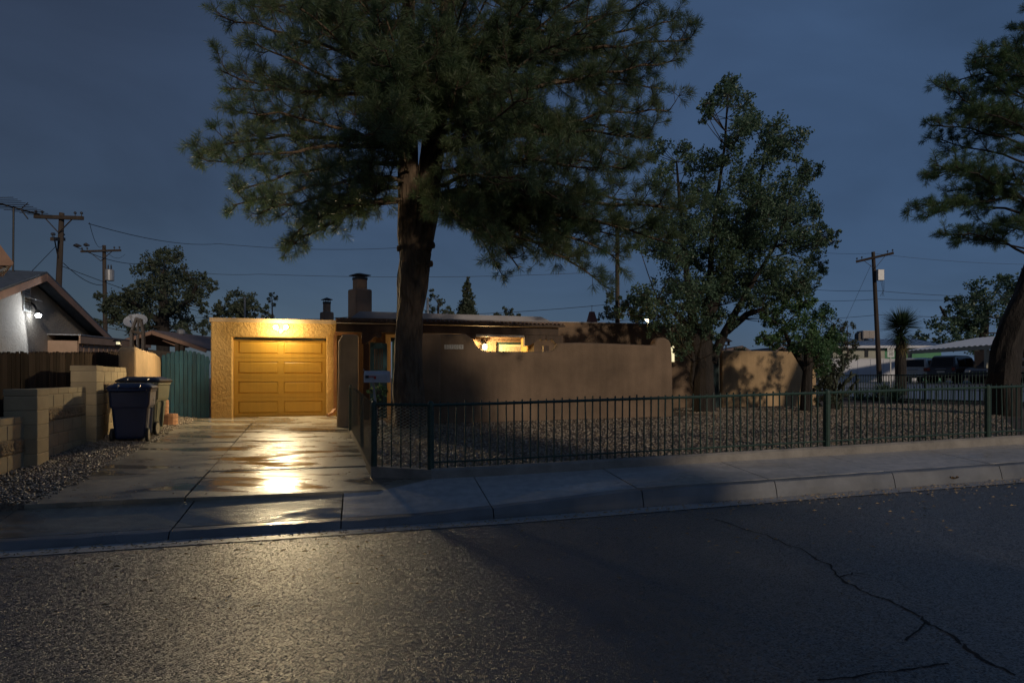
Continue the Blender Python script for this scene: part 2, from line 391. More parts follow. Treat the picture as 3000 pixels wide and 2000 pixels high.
def asphalt():
    m = bpy.data.materials.new('asphalt'); m.use_nodes = True
    t = m.node_tree; N = t.nodes; L = t.links; b = N['Principled BSDF']
    g = N.new('ShaderNodeNewGeometry')
    n1 = N.new('ShaderNodeTexNoise'); n1.inputs['Scale'].default_value = .55; n1.inputs['Detail'].default_value = 8; n1.inputs['Roughness'].default_value = .62
    mpp = N.new('ShaderNodeMapping'); mpp.inputs['Rotation'].default_value = (0, 0, -TH); mpp.inputs['Scale'].default_value = (.45, 1.3, 1); L.new(g.outputs['Position'], mpp.inputs['Vector'])
    L.new(mpp.outputs['Vector'], n1.inputs['Vector'])
    v = N.new('ShaderNodeTexVoronoi'); v.inputs['Scale'].default_value = 105; L.new(g.outputs['Position'], v.inputs['Vector'])
    cr = N.new('ShaderNodeValToRGB'); e = cr.color_ramp.elements
    e[0].position = .1; e[0].color = (.022, .023, .027, 1); e[1].position = .92; e[1].color = (.128, .128, .130, 1)
    b.inputs['Coat Weight'].default_value = .75; b.inputs['Coat Roughness'].default_value = .36; b.inputs['Coat IOR'].default_value = 1.45
    sep = N.new('ShaderNodeSeparateColor'); L.new(v.outputs['Color'], sep.inputs['Color'])
    L.new(sep.outputs['Red'], cr.inputs['Fac'])
    mxx = N.new('ShaderNodeMix'); mxx.data_type = 'RGBA'; mxx.blend_type = 'MULTIPLY'; mxx.inputs['Factor'].default_value = .85
    L.new(cr.outputs['Color'], mxx.inputs[6])
    c2 = N.new('ShaderNodeValToRGB'); c2.color_ramp.elements[0].position = .36; c2.color_ramp.elements[0].color = (.42, .42, .45, 1)
    c2.color_ramp.elements[1].position = .64; c2.color_ramp.elements[1].color = (1.25, 1.25, 1.27, 1)
    L.new(n1.outputs['Fac'], c2.inputs['Fac']); L.new(c2.outputs['Color'], mxx.inputs[7])
    L.new(mxx.outputs[2], b.inputs['Base Color'])
    mr = N.new('ShaderNodeMapRange'); mr.inputs['From Min'].default_value = .35; mr.inputs['From Max'].default_value = .65
    mr.inputs['To Min'].default_value = .28; mr.inputs['To Max'].default_value = .60
    L.new(n1.outputs['Fac'], mr.inputs['Value']); L.new(mr.outputs['Result'], b.inputs['Roughness'])
    n3 = N.new('ShaderNodeTexNoise'); n3.inputs['Scale'].default_value = 160; n3.inputs['Detail'].default_value = 2
    L.new(g.outputs['Position'], n3.inputs['Vector'])
    mm = N.new('ShaderNodeMath'); mm.operation = 'MULTIPLY_ADD'; mm.inputs[1].default_value = -1.5; L.new(v.outputs['Distance'], mm.inputs[0]); L.new(n3.outputs['Fac'], mm.inputs[2])
    bp = N.new('ShaderNodeBump'); bp.inputs['Strength'].default_value = .45; bp.inputs['Distance'].default_value = .010
    L.new(mm.outputs['Value'], bp.inputs['Height'])
    # every chip of aggregate is a wet facet with its own tilt
    va = N.new('ShaderNodeVectorMath'); va.operation = 'SUBTRACT'; va.inputs[1].default_value = (.5, .5, .5); L.new(v.outputs['Color'], va.inputs[0])
    vb = N.new('ShaderNodeVectorMath'); vb.operation = 'SCALE'; vb.inputs['Scale'].default_value = .85; L.new(va.outputs['Vector'], vb.inputs[0])
    vc = N.new('ShaderNodeVectorMath'); vc.operation = 'ADD'; L.new(vb.outputs['Vector'], vc.inputs[0]); L.new(bp.outputs['Normal'], vc.inputs[1])
    vd = N.new('ShaderNodeVectorMath'); vd.operation = 'NORMALIZE'; L.new(vc.outputs['Vector'], vd.inputs[0])
    L.new(vd.outputs['Vector'], b.inputs['Normal']); L.new(vd.outputs['Vector'], b.inputs['Coat Normal'])
    return m
M['asphalt'] = asphalt()

def wet_concrete(name, base, dry, rlo=.06):
    m = bpy.data.materials.new(name); m.use_nodes = True
    t = m.node_tree; N = t.nodes; L = t.links; b = N['Principled BSDF']
    g = N.new('ShaderNodeNewGeometry')
    mp = N.new('ShaderNodeMapping'); mp.inputs['Rotation'].default_value = (0, 0, -TH); mp.inputs['Scale'].default_value = (.55, 1.5, 1)
    L.new(g.outputs['Position'], mp.inputs['Vector'])
    n1 = N.new('ShaderNodeTexNoise'); n1.inputs['Scale'].default_value = 1.1; n1.inputs['Detail'].default_value = 6; n1.inputs['Roughness'].default_value = .55
    n1.inputs['Distortion'].default_value = .6
    L.new(mp.outputs['Vector'], n1.inputs['Vector'])
    cr = N.new('ShaderNodeValToRGB'); e = cr.color_ramp.elements
    e[0].position = .42; e[0].color = tuple(base)+(1,); e[1].position = .62; e[1].color = tuple(dry)+(1,)
    L.new(n1.outputs['Fac'], cr.inputs['Fac'])
    n2 = N.new('ShaderNodeTexNoise'); n2.inputs['Scale'].default_value = 9; n2.inputs['Detail'].default_value = 8
    L.new(g.outputs['Position'], n2.inputs['Vector'])
    c2 = N.new('ShaderNodeValToRGB'); c2.color_ramp.elements[0].position = .3; c2.color_ramp.elements[0].color = (.78, .78, .78, 1)
    c2.color_ramp.elements[1].position = .7; c2.color_ramp.elements[1].color = (1.15, 1.12, 1.08, 1); L.new(n2.outputs['Fac'], c2.inputs['Fac'])
    mxx = N.new('ShaderNodeMix'); mxx.data_type = 'RGBA'; mxx.blend_type = 'MULTIPLY'; mxx.inputs['Factor'].default_value = 1
    L.new(cr.outputs['Color'], mxx.inputs[6]); L.new(c2.outputs['Color'], mxx.inputs[7]); L.new(mxx.outputs[2], b.inputs['Base Color'])
    mr = N.new('ShaderNodeMapRange'); mr.inputs['From Min'].default_value = .35; mr.inputs['From Max'].default_value = .56
    mr.inputs['To Min'].default_value = rlo; mr.inputs['To Max'].default_value = .44
    L.new(n1.outputs['Fac'], mr.inputs['Value']); L.new(mr.outputs['Result'], b.inputs['Roughness'])
    n3 = N.new('ShaderNodeTexNoise'); n3.inputs['Scale'].default_value = 60; n3.inputs['Detail'].default_value = 5
    L.new(g.outputs['Position'], n3.inputs['Vector'])
    n4 = N.new('ShaderNodeTexNoise'); n4.inputs['Scale'].default_value = 5; n4.inputs['Detail'].default_value = 2
    L.new(mp.outputs['Vector'], n4.inputs['Vector'])
    m4 = N.new('ShaderNodeMath'); m4.operation = 'MULTIPLY_ADD'; m4.inputs[1].default_value = 1.6
    L.new(n4.outputs['Fac'], m4.inputs[0]); L.new(n3.outputs['Fac'], m4.inputs[2])
    m5 = N.new('ShaderNodeMapRange'); m5.inputs['From Min'].default_value = .38; m5.inputs['From Max'].default_value = .5
    m5.inputs['To Min'].default_value = .10; m5.inputs['To Max'].default_value = .6
    L.new(n1.outputs['Fac'], m5.inputs['Value'])
    bp = N.new('ShaderNodeBump'); bp.inputs['Distance'].default_value = .006
    L.new(m5.outputs['Result'], bp.inputs['Strength'])
    L.new(m4.outputs['Value'], bp.inputs['Height']); L.new(bp.outputs['Normal'], b.inputs['Normal'])
    return m
M['drive'] = wet_concrete('drive_concrete', (.17, .152, .12), (.31, .285, .23))
M['walk'] = wet_concrete('walk_concrete', (.36, .365, .375), (.44, .44, .445), .22)

# ------------------------------------------------------------------ ground, road, pavement
def frange(a, b, n): return [a+(b-a)*i/(n-1) for i in range(n)]
def Hground(a, n):
    s = a-.07*n
    if n < 2.25: return zs(s)-.22
    if a < -1.17: return zdrive(min(n, 11))-.07 if n < 11 else .40 + .004*min(n-11, 40)
    return Hyard(s, n)-.02
g = MB()
As = [-600, -300, -150, -80, -50, -30, -20, -14, -10, -8, -7, -6, -5, -4, -3, -2, -1.30, -1.16] + frange(0, 30, 31) + [34, 40, 48, 60, 90, 150, 300, 600]
Ns = [-500, -200, -60, -20, -8, -3, 0, .5, 1.4, 2.24, 2.30] + frange(3, 14, 12) + [16, 18, 20, 24, 28, 34, 40, 50, 70, 120, 250, 500, 900]
g.grid(As, Ns, lambda a, n: tuple(F(a-.07*min(n, 30), n, Hground(a, n) if n < 200 else .3)))
struct('ground', g, M['lowdirt'])

rd = MB()
Ss = [-400, -200, -100, -60, -30, -20] + frange(-14, 24, 39) + [30, 45, 80, 150, 300]
rd.grid(Ss, [-9.5, -8, -6, -5, -4, -3, -2, -1, 0], lambda s, n: (s, n, Hroad(min(s, 60), n)+.004))
road = struct('road', rd, M['asphalt'], MF)
def on_ground(x, y, H):
    z = 0.05
    for _ in range(30):
        Y = (1.5-z)*1800/(y-1105); p = Vector(((x-1500)/1800*Y, Y, z)); s, n = toF(p); z = H(s, n)
    return s, n, z
def crack(pts, w):
    c = MB(); q = []
    for (x0, y0), (x1, y1) in zip(pts[:-1], pts[1:]):
        for k in range(5): q.append((lerp(x0, x1, k/5)+random.uniform(-5, 5), lerp(y0, y1, k/5)+random.uniform(-4, 4)))
    g_ = [on_ground(x, y, Hroad) for x, y in q]
    vs = []; fs = []
    for i, (s, n, z) in enumerate(g_):
        s2, n2, _ = g_[min(i+1, len(g_)-1)]; s1, n1, _ = g_[max(i-1, 0)]
        d = Vector((s2-s1, n2-n1, 0)).normalized(); p = Vector((-d.y, d.x, 0)); ww = w*random.uniform(.4, 1.3)
        vs += [Vector((s, n, z+.0065))+p*ww, Vector((s, n, z+.0065))-p*ww]
        if i: fs.append((2*i-2, 2*i-1, 2*i+1, 2*i))
    c.add(vs, fs)
    o = bpy.data.objects.new('crack', c.mesh('crack', M['crack'])); COL.objects.link(o); o.parent = road
crack([(2095, 1525), (2250, 1570), (2340, 1610), (2430, 1655), (2455, 1690), (2500, 1720), (2600, 1760), (2690, 1800), (2712, 1822), (2790, 1860), (2830, 1900), (2900, 1945), (2990, 1985)], .010)
crack([(2400, 1995), (2560, 1975), (2700, 1955), (2800, 1938)], .006)
crack([(2455, 1690), (2500, 1680), (2560, 1690)], .006)
crack([(2712, 1822), (2690, 1850), (2640, 1880)], .006)

gt = MB()
gt.grid(Ss, [-.01, .10, .25, .41], lambda s, n: (s, n, zs(min(s, 60))+.010-.045*clamp(n/.4)))
gutter = struct('gutter', gt, M['walk'], MF)

def kerb_h(s):
    if s < -8: return .15
    if s < -6: return lerp(.15, .035, (s+8)/2)
    if s < -.9: return .035
    if s < 1.4: return lerp(.035, .15, ((s+.9)/2.3)**1.1)
    return .15
def back(s):
    t = clamp((s+1.3)/.7)
    return lerp(1.385, 1.62, t), lerp(.15, .235, t)
JO = [-16, -14, -12.2, -10.4, -8.6, -6.8, -5.0, -3.30, -1.70, -.10, 1.67, 3.45, 5.22, 7.0, 8.8, 10.6, 12.4, 14.2, 16.0, 18, 20, 22, 24]
kb = T('kerb', None, None, MF, kind='structure'); sw = T('sidewalk', None, None, MF, kind='structure')
for i, (s0, s1) in enumerate(zip(JO[:-1], JO[1:])):
    k = MB(); us = frange(s0+.006, s1-.006, 25)
    def prof(s, j):
        h = kerb_h(s)+.010*noise.noise(Vector((s*4.0, j*.6, 9)))*(1 if j < 5 else .4); z = zs(s)
        return [(s, .40, z-.20), (s, .41, z-.03), (s, .425, z-.03+h*.55), (s, .455, z+h-.008), (s, .47, z+h), (s, .575, z+h+.008), (s, .575, z-.20)][j]
    k.grid(us, list(range(7)), lambda s, j: prof(s, j))
    n0 = len(k.v); k.f.append(tuple(j*25 for j in range(7))); k.f.append(tuple(j*25+24 for j in range(6, -1, -1)))
    kb.part('segment', k, M['kerb'])
    m = MB(); dz = random.uniform(-.004, .004); tl = random.uniform(-.003, .003)
    def top(s, t):
        nb, zb = back(s); n = lerp(.585, nb, t); h0 = kerb_h(s)+.008
        sag = .25 if s < -.9 else 0
        z = lerp(h0, zb, t) - sag*t*(1-t)*.08 + dz + tl*t
        return (s, n, z+zs(s))
    us = frange(s0+.008, s1-.008, 9); ts = frange(0, 1, 6)
    m.grid(us, ts, top)
    nu = len(us); nv = len(ts)
    ring = [i_ for i_ in range(nu)] + [j*nu+nu-1 for j in range(1, nv)] + [(nv-1)*nu+i_ for i_ in range(nu-2, -1, -1)] + [j*nu for j in range(nv-2, 0, -1)]
    lo = len(m.v); m.v += [(m.v[q][0], m.v[q][1], m.v[q][2]-.12) for q in ring]
    for q in range(len(ring)):
        q2 = (q+1) % len(ring); m.f.append((ring[q], ring[q2], lo+q2, lo+q))
    sw.part('slab', m, M['walk'] if s0 > -1.8 else M['drive'])

wd = MB(); fr_ = []; bk_ = []
for i in range(8):
    t = i/7; s = lerp(-1.30, -.62, t); nb, zb = back(s); fr_.append((s, nb+.008, zb+zs(s))); bk_.append((lerp(-1.38, -.60, t), lerp(2.25, 1.66, t), lerp(.20, .235, t)))
wd.add(fr_+bk_+[(x, y, z-.1) for x, y, z in fr_+bk_], [(i, i+1, 9+i, 8+i) for i in range(7)]+[(i, 16+i, 17+i, i+1) for i in range(7)]+[(0, 8, 24, 16)])
sw.part('slab', wd, M['drive'])
dr = T('driveway', None, None, MF, kind='structure')
NJ = [1.395, 3.05, 4.60, 6.05, 7.50, 9.35, 11.02]
for (a0, a1) in ((-4.80, -3.30), (-3.30, -1.16)):
    for n0, n1 in zip(NJ[:-1], NJ[1:]):
        m = MB(); d0, d1, d2 = [random.uniform(-.006, .006) for _ in range(3)]
        us = frange(a0+.008, a1-.008, 7); vs_ = frange(n0+.006, n1-.006, 5)
        def top(a, n):
            jag = 0
            if a < -4.6: jag = .10*noise.noise(Vector((n*1.3, 0, 3))) - .04
            if a > -1.3: jag = .05*noise.noise(Vector((n*3.1, 5, 3)))
            n_ = min(n, 10.93 if a < -2.2 else 11.02)
            return (a+jag-.07*n_, n_, zdrive(n_) + .012 + d0*(a-a0) + d1*(n-n0))
        m.grid(us, vs_, top)
        nu, nv = len(us), len(vs_)
        ring = [i_ for i_ in range(nu)] + [j*nu+nu-1 for j in range(1, nv)] + [(nv-1)*nu+i_ for i_ in range(nu-2, -1, -1)] + [j*nu for j in range(nv-2, 0, -1)]
        lo = len(m.v); m.v += [(m.v[q][0], m.v[q][1], m.v[q][2]-.09) for q in ring]
        for q in range(len(ring)):
            q2 = (q+1) % len(ring); m.f.append((ring[q], ring[q2], lo+q2, lo+q))
        dr.part('slab', m, M['drive'])

# gravel: bed sheets and loose stones
def Hstrip(a, n): return zdrive(n) + .015 + .03*clamp((-4.8-a)/.5) + .012*noise.noise(Vector((a*3, n*3, 1)))
gb = MB(); gb.grid(frange(-10.6, -4.72, 40), [1.37]+frange(1.42, 11.0, 40), lambda a, n: (a-.07*n, n, Hstrip(a, n)-.012 if n > 1.4 else .05))
struct('gravel_bed', gb, M['gravel_bed'], MF)
def Hy2(s, n): return Hyard(s, n) + .012*noise.noise(Vector((s*2, n*2, 7))) + .16*math.exp(-((s+.58)**2+(n-6.1)**2)/.9)
def yard_edge(n): return max(-1.02-.07*n, -.62-(n-1.6)/.54*.69 if n < 2.2 else -9)
gy = MB()
gy.grid([-.05+ i*.34 for i in range(-4, 54)], frange(1.72, 16, 44), lambda s, n: (max(s, yard_edge(n)), n, Hy2(s, n)))
yard = struct('gravel_yard', gy, M['gravel_bed'], MF)
OCT = np.array([(1,0,0),(-1,0,0),(0,1,0),(0,-1,0),(0,0,1),(0,0,-1)], float)
OCF = np.array([(0,2,4),(2,1,4),(1,3,4),(3,0,4),(2,0,5),(1,2,5),(3,1,5),(0,3,5)])
def stones(pts, smin, smax):
    n = len(pts); P = np.array(pts)
    sc_ = rng.uniform(smin, smax, (n, 1))*np.concatenate([rng.uniform(.7, 1.5, (n, 2)), rng.uniform(.4, .8, (n, 1))], 1)
    ang = rng.uniform(0, 6.28, n); tilt = rng.normal(0, .35, (n, 2))
    V = OCT[None]*sc_[:, None]*rng.uniform(.75, 1.15, (n, 6, 1))
    ca, sa = np.cos(ang)[:, None], np.sin(ang)[:, None]
    x = V[..., 0]*ca - V[..., 1]*sa; y = V[..., 0]*sa + V[..., 1]*ca; z = V[..., 2] + x*tilt[:, :1] + y*tilt[:, 1:]
    V = np.stack([x, y, z], -1) + P[:, None]
    T_ = (np.arange(n)[:, None, None]*6 + OCF[None]).reshape(-1, 3)
    return V.reshape(-1, 3), T_
pts = []
for _ in range(9000):
    n = random.uniform(1.42, 10.9); a = random.uniform(-5.75, -4.70)+.10*noise.noise(Vector((n*1.3, 0, 3)))
    if a > -4.83 and random.random() < .55: continue
    pts.append((a-.07*n, n, Hstrip(a, n)+random.uniform(-.004, .010)))
solo('gravel', np_mesh('gravel', *stones(pts, .009, .026), M['pebble']), None, 'loose pale gravel along the foot of the block wall', 'gravel', MF, kind='stuff')
pts = []
while len(pts) < 30000:
    n = 1.75 + 9.0*random.random()**1.7; s = random.uniform(-1.8, 17)
    if s < yard_edge(n)+.04: continue
    if s > (P0.y+n)*1.15: continue
    if n > 7.6 and s < 7: continue
    pts.append((s, n, Hy2(s, n)+random.uniform(-.004, .010)))
solo('gravel', np_mesh('gravel_yard_stones', *stones(pts, .007, .034), M['pebble']), None, 'gravel mulch covering the fenced front yard', 'gravel', MF, kind='stuff')
# rain-washed litter: needles, twigs and grit in the gutter and on the concrete
def litter(n, region, L):
    V = []; T_ = []
    for i in range(n):
        s, nn, z = region(); a = random.gauss(0, .9); l = random.uniform(.3, 1)*L; w_ = random.uniform(.002, .005)
        d = Vector((math.cos(a), math.sin(a), 0)); p = Vector((-d.y, d.x, 0)); b = len(V); c = Vector((s, nn, z+.004)); k = Vector((0, 0, random.uniform(.003, .012)))
        V += [c-d*l, c+p*w_+k, c+d*l, c-p*w_]; T_ += [(b, b+1, b+2), (b, b+2, b+3)]
    return np.array([tuple(v) for v in V]), np.array(T_)
def reg():
    r = random.random()
    if r < .55:
        s = random.uniform(-8, 9); n = random.gauss(.12, .14); n = min(n, .39)
        return s, n, (zs(s)+.012-.045*clamp(n/.4)) if n > 0 else Hroad(s, n)+.006
    if r < .8:
        s = random.uniform(-6, 9); n = -random.expovariate(1.2); return s, n, Hroad(s, n)+.006
    n = random.uniform(1.5, 10.5); a = random.uniform(-4.6, -1.3); return a-.07*n, n, zdrive(n)+.016
def reg2():
    r = abs(random.gauss(0, 1.6)); a = random.uniform(0, 6.283); s, n = -.58+r*math.cos(a)*1.3, 5.6+r*math.sin(a)
    if n < 1.8 or n > 7.6 or s < yard_edge(n)+.05: s, n = random.uniform(-.4, 9), random.uniform(1.8, 7)
    return s, n, Hy2(s, n)+.018
solo('leaf_litter', np_mesh('needle_litter', *litter(2600, reg2, .06), M['debris']), None, 'fallen brown pine needles strewn over the gravel yard', 'litter', MF, kind='stuff')
solo('leaf_litter', np_mesh('leaf_litter', *litter(1900, reg, .032), M['debris']), None, 'scattered pine needles and twigs on the wet road and drive', 'litter', MF, kind='stuff')
def dead_leaf(x, y, lab):
    s, n, z = on_ground(x, y, lambda s, n: zs(s)+.012 if n > 0 else Hroad(s, n)+.008)
    m = MB(); r = .045
    m.grid(frange(-1, 1, 6), frange(-1, 1, 5), lambda u, v: (s+u*r*1.3, n+v*r*(1-u*u*.8), z+.012+.02*u*u+.02*abs(v)))
    solo('dead_leaf', m, M['leaf_dead'], lab, 'leaf', MF, (s, n, z))
dead_leaf(2797, 1405, 'curled tan dead leaf lying by the kerb on the right')

# ------------------------------------------------------------------ house with garage
GN = 10.87
gl, gr_ = XF(617, GN), XF(986, GN)
dl, dri = XF(684, GN+.14), XF(957, GN+.14)
GZ = 3.0; FL = .40
house = T('house', 'low tan stucco house with a flat roof, garage and covered porch', 'house', MF, (0, 12, .4))
def wall(mb, mt='stucco', bev=.05, name='wall', parent=None, seg=2, T_=None):
    o = (T_ or house).part(name, mb, M[mt], parent)
    if bev:
        b = o.modifiers.new('bevel', 'BEVEL'); b.width = bev; b.segments = seg; b.limit_method = 'ANGLE'
    return o
DT = 2.53
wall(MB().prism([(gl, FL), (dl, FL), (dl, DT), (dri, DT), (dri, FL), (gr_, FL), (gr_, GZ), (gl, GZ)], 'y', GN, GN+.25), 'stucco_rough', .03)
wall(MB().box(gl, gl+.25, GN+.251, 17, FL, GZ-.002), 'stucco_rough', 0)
wall(MB().box(gl+.251, gr_, GN+.251, 17, GZ-.2, GZ-.02), 'roof_foam', 0, 'roof')
house.part('flashing', MB().box(gl-.02, gr_+.02, GN-.03, GN+.06, GZ-.09, GZ+.015), M['flashing'])
house.part('flashing', MB().box(gl-.03, gl+.05, GN+.061, 17, GZ-.09, GZ+.014), M['flashing'])
# garage door
gd = house.part('garage_door', MB().box(dl, dri, GN+.19, GN+.22, .44, DT), M['door_paint'])
SH = (DT-.465)/4
for r in range(4):
    z0 = .465 + r*SH
    sec = MB(); y0 = GN+.155
    # stile-and-rail face with two recessed, raised-centre fields
    w_ = dri-dl; cols = [(dl+.11, dl+w_/2-.07), (dl+w_/2+.07, dri-.11)]
    zi0, zi1 = z0+SH*.20, z0+SH*.80
    sec.box(dl+.005, dri-.005, y0, y0+.034, z0+.004, zi0); sec.box(dl+.005, dri-.005, y0, y0+.034, zi1, z0+SH-.004)
    for xa, xb in ((dl+.005, cols[0][0]), (cols[0][1], cols[1][0]), (cols[1][1], dri-.005)):
        sec.box(xa, xb, y0, y0+.034, zi0, zi1)
    house.part('section', sec, M['door_paint'], gd)
    for xa, xb in cols:
        p = MB(); b = .035
        p.add([(xa, y0+.022, zi0), (xb, y0+.022, zi0), (xb, y0+.022, zi1), (xa, y0+.022, zi1),
               (xa+b, y0+.004, zi0+b), (xb-b, y0+.004, zi0+b), (xb-b, y0+.004, zi1-b), (xa+b, y0+.004, zi1-b)],
              [(0,1,5,4), (1,2,6,5), (2,3,7,6), (3,0,4,7), (4,5,6,7)])
        house.part('panel', p, M['door_paint'], gd)
house.part('weather_strip', MB().box(dl, dri, GN+.12, GN+.19, DT-.04, DT-.002), M['teal'])
# main block behind the courtyard
HN = 11.5; hr = XF(2083, HN); HZ = 3.15
wx0, wx1 = XF(1455, HN), XF(1541, HN); wz0, wz1 = 1.35, 1.5+(1105-1003)/1800*18.2
ex0, ex1 = XF(1139, HN), XF(1250, HN); ez1 = 2.62
hl = gr_-.05
for x0, x1, z0, z1 in ((hl, ex0, FL, HZ), (ex0, ex1, ez1, HZ), (ex1, wx0, FL, HZ), (wx0, wx1, FL, wz0), (wx0, wx1, wz1, HZ), (wx1, hr, FL, HZ)):
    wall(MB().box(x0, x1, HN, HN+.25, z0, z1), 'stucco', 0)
wall(MB().box(hr-.25, hr, HN+.251, 19, FL, HZ-.002), 'stucco', 0)
wall(MB().box(hl, hr-.251, HN+.251, 19, HZ-.22, HZ-.03), 'roof_foam', 0, 'roof')
house.part('coping', MB().box(hl+2, hr+.02, HN-.025, HN+.28, HZ+.001, HZ+.03), M['roof_foam'])
# raised foam roof deck
rx0, rx1 = XF(1003, 13), XF(1575, 13)
d = MB(); zt = 1.5+(1105-923)/1800*19.0
d.prism([(rx0, HZ-.1), (rx0+.5, zt+.03), (rx1, zt), (rx1+.5, HZ+.05), (rx1+.55, HZ-.1)], 'y', 12.6, 18)
house.part('roof_deck', d, M['roof_foam'])
# window of the front room, blinds lit from inside
wf = house.part('window', MB().box(wx0-.02, wx0+.05, HN+.05, HN+.13, wz0, wz1).box(wx1-.05, wx1+.02, HN+.05, HN+.13, wz0, wz1).box(wx0+.05, wx1-.05, HN+.05, HN+.13, wz1-.06, wz1+.02).box(wx0+.05, wx1-.05, HN+.05, HN+.13, wz0-.02, wz0+.05), M['teal_dark'])
house.part('pane', MB().box(wx0+.05, wx1-.05, HN+.115, HN+.12, wz0+.05, wz1-.06), M['lit_window'], wf)
nb = 8; bw = (wx1-wx0-.22)/nb
for i in range(nb):
    x = wx0+.14+i*bw
    house.part('blind_slat', MB().box(x+.008, x+bw-.008, HN+.095, HN+.10, wz0+.06, wz1-.12), M['blind'], wf)
house.part('window_surround', MB().box(wx0-.09, wx0-.022, HN-.03, HN+.04, wz0-.05, wz1+.06).box(wx1+.022, wx1+.09, HN-.03, HN+.04, wz0-.05, wz1+.06).box(wx0-.022, wx1+.022, HN-.03, HN+.04, wz1+.022, wz1+.06), M['stucco'])
# stucco pilaster right of the window
px0, px1 = XF(1541, 10.9), XF(1563, 10.9)
wall(MB().box(px0, px1, 10.8, HN-.002, FL, 2.66), 'stucco_rough', .04, 'pilaster')
# narrow lit window right of the courtyard wall
a0, a1 = XF(1962, HN), XF(1974, HN)
nw = house.part('window', MB().box(a0-.25, a1+.05, HN-.03, HN-.005, 1.5+42*.0107, 1.5+97*.0107), M['trim'], label='narrow lit window')
house.part('pane', MB().box(a0-.2, a1, HN-.04, HN-.031, 1.5+46*.0107, 1.5+93*.0107), M['lit_bright'], nw)
# entrance door, teal, with five slits
ed = house.part('front_door', MB().box(ex0+.1, ex1-.1, HN+.08, HN+.13, FL, ez1-.1), M['teal'])
for i in range(5):
    x = ex0+.22+i*.085
    house.part('slit', MB().prism([(x-.018, 2.1), (x, 2.02), (x+.018, 2.1), (x+.018, 2.28), (x, 2.36), (x-.018, 2.28)], 'y', HN+.066, HN+.079), M['trim'], ed)
house.part('door_trim', MB().box(ex0-.09, ex0, HN-.04, HN+.06, FL, ez1+.09).box(ex1, ex1+.09, HN-.04, HN+.06, FL, ez1+.09).box(ex0, ex1, HN-.04, HN+.06, ez1, ez1+.09).box(ex0+.001, ex0+.06, HN+.061, HN+.15, FL, ez1), M['trim'])
# porch: beam, deck, clay tile edge, corbels, posts
PN = 9.25
p0, p1 = XF(985, PN), XF(1652, PN)
bz0, bz1 = 2.60, 2.80
house.part('porch_beam', MB().box(p0, p1-.15, PN, PN+.2, bz0, bz1), M['wood_dark'])
house.part('porch_ceiling', MB().add([(p0, PN-.12, bz1+.005), (p1, PN-.12, bz1+.005), (p1, HN-.01, bz1+.16), (p0, HN-.01, bz1+.16), (p0, PN-.12, bz1+.06), (p1, PN-.12, bz1+.06), (p1, HN-.01, bz1+.22), (p0, HN-.01, bz1+.22)], [(0,1,2,3), (4,5,6,7), (0,1,5,4), (1,2,6,5), (2,3,7,6), (3,0,4,7)]), M['wood_dark'])
tm = MB(); seg = 8
arc = [(.052*math.cos(math.pi*k/seg), .042*math.sin(math.pi*k/seg)) for k in range(seg+1)]
vs = [(x, -.02, z) for x, z in arc] + [(x*.86, .7, z*.86+.05) for x, z in arc] + [(x*.78, -.02, z*.72-.004) for x, z in arc] 
tm.add(vs, [(i, i+1, seg+1+i+1, seg+1+i) for i in range(seg)] + [(i, 2*(seg+1)+i, 2*(seg+1)+i+1, i+1) for i in range(seg)])
tme = tm.mesh('roof_tile', M['clay'])
nt_ = int((p1-p0)/.108)
for i in range(nt_):
    house.inst('roof_tile', tme, (p0+.05+i*.108, PN-.17+random.uniform(-.012, .012), bz1+.068+random.uniform(-.004, .006)))
def corbel(x0, x1, flip):
    # carved bracket under the beam, outline in (s, z)
    L = x1-x0
    o = [(0, 0), (1, 0), (1, -.30), (.93, -.42), (.80, -.40), (.74, -.30), (.62, -.36), (.45, -.62), (.20, -.86), (0, -.9)]
    if flip: o = [(1-a, b) for a, b in o][::-1]
    house.part('corbel', MB().prism([(x0+a*L, bz0-.002+b*.32) for a, b in o], 'y', PN+.02, PN+.18), M['wood_dark'])
corbel(XF(1060, PN), XF(1118, PN), False)
corbel(XF(1358, PN), XF(1395, PN), False)
corbel(XF(1538, PN), XF(1600, PN), False)
corbel(XF(1601, PN), XF(1650, PN), True)
house.part('porch_post', MB().box(XF(1594, PN)+.0, XF(1594, PN)+.14, PN+.03, PN+.17, FL, bz0-.27), M['wood_dark'])
house.part('porch_post', MB().box(XF(1062, PN)+.02, XF(1062, PN)+.16, PN+.03, PN+.17, FL, bz0-.29), M['wood_dark'])
house.part('light_strip', MB().box(XF(1393, PN), XF(1537, PN), PN+.05, PN+.12, bz0-.06, bz0-.004), M['white'])
# gutter and downspout at the garage corner
gx = gr_-.02
house.part('rain_gutter', MB().prism([(GN-.16, 2.62), (GN-.04, 2.62), (GN-.04, 2.74), (GN-.18, 2.74)], 'x', gx-.02, gx+.55), M['copper'])
ds = MB().box(gx-.055, gx+.025, GN-.11, GN-.04, .62, 2.62)
ds.bar((gx-.015, GN-.08, .66), (gx-.10, GN-.22, .54), .08, .07); ds.bar((gx-.09, GN-.20, .545), (gx-.19, GN-.34, .515), .08, .07)
house.part('downspout', ds, M['copper'])
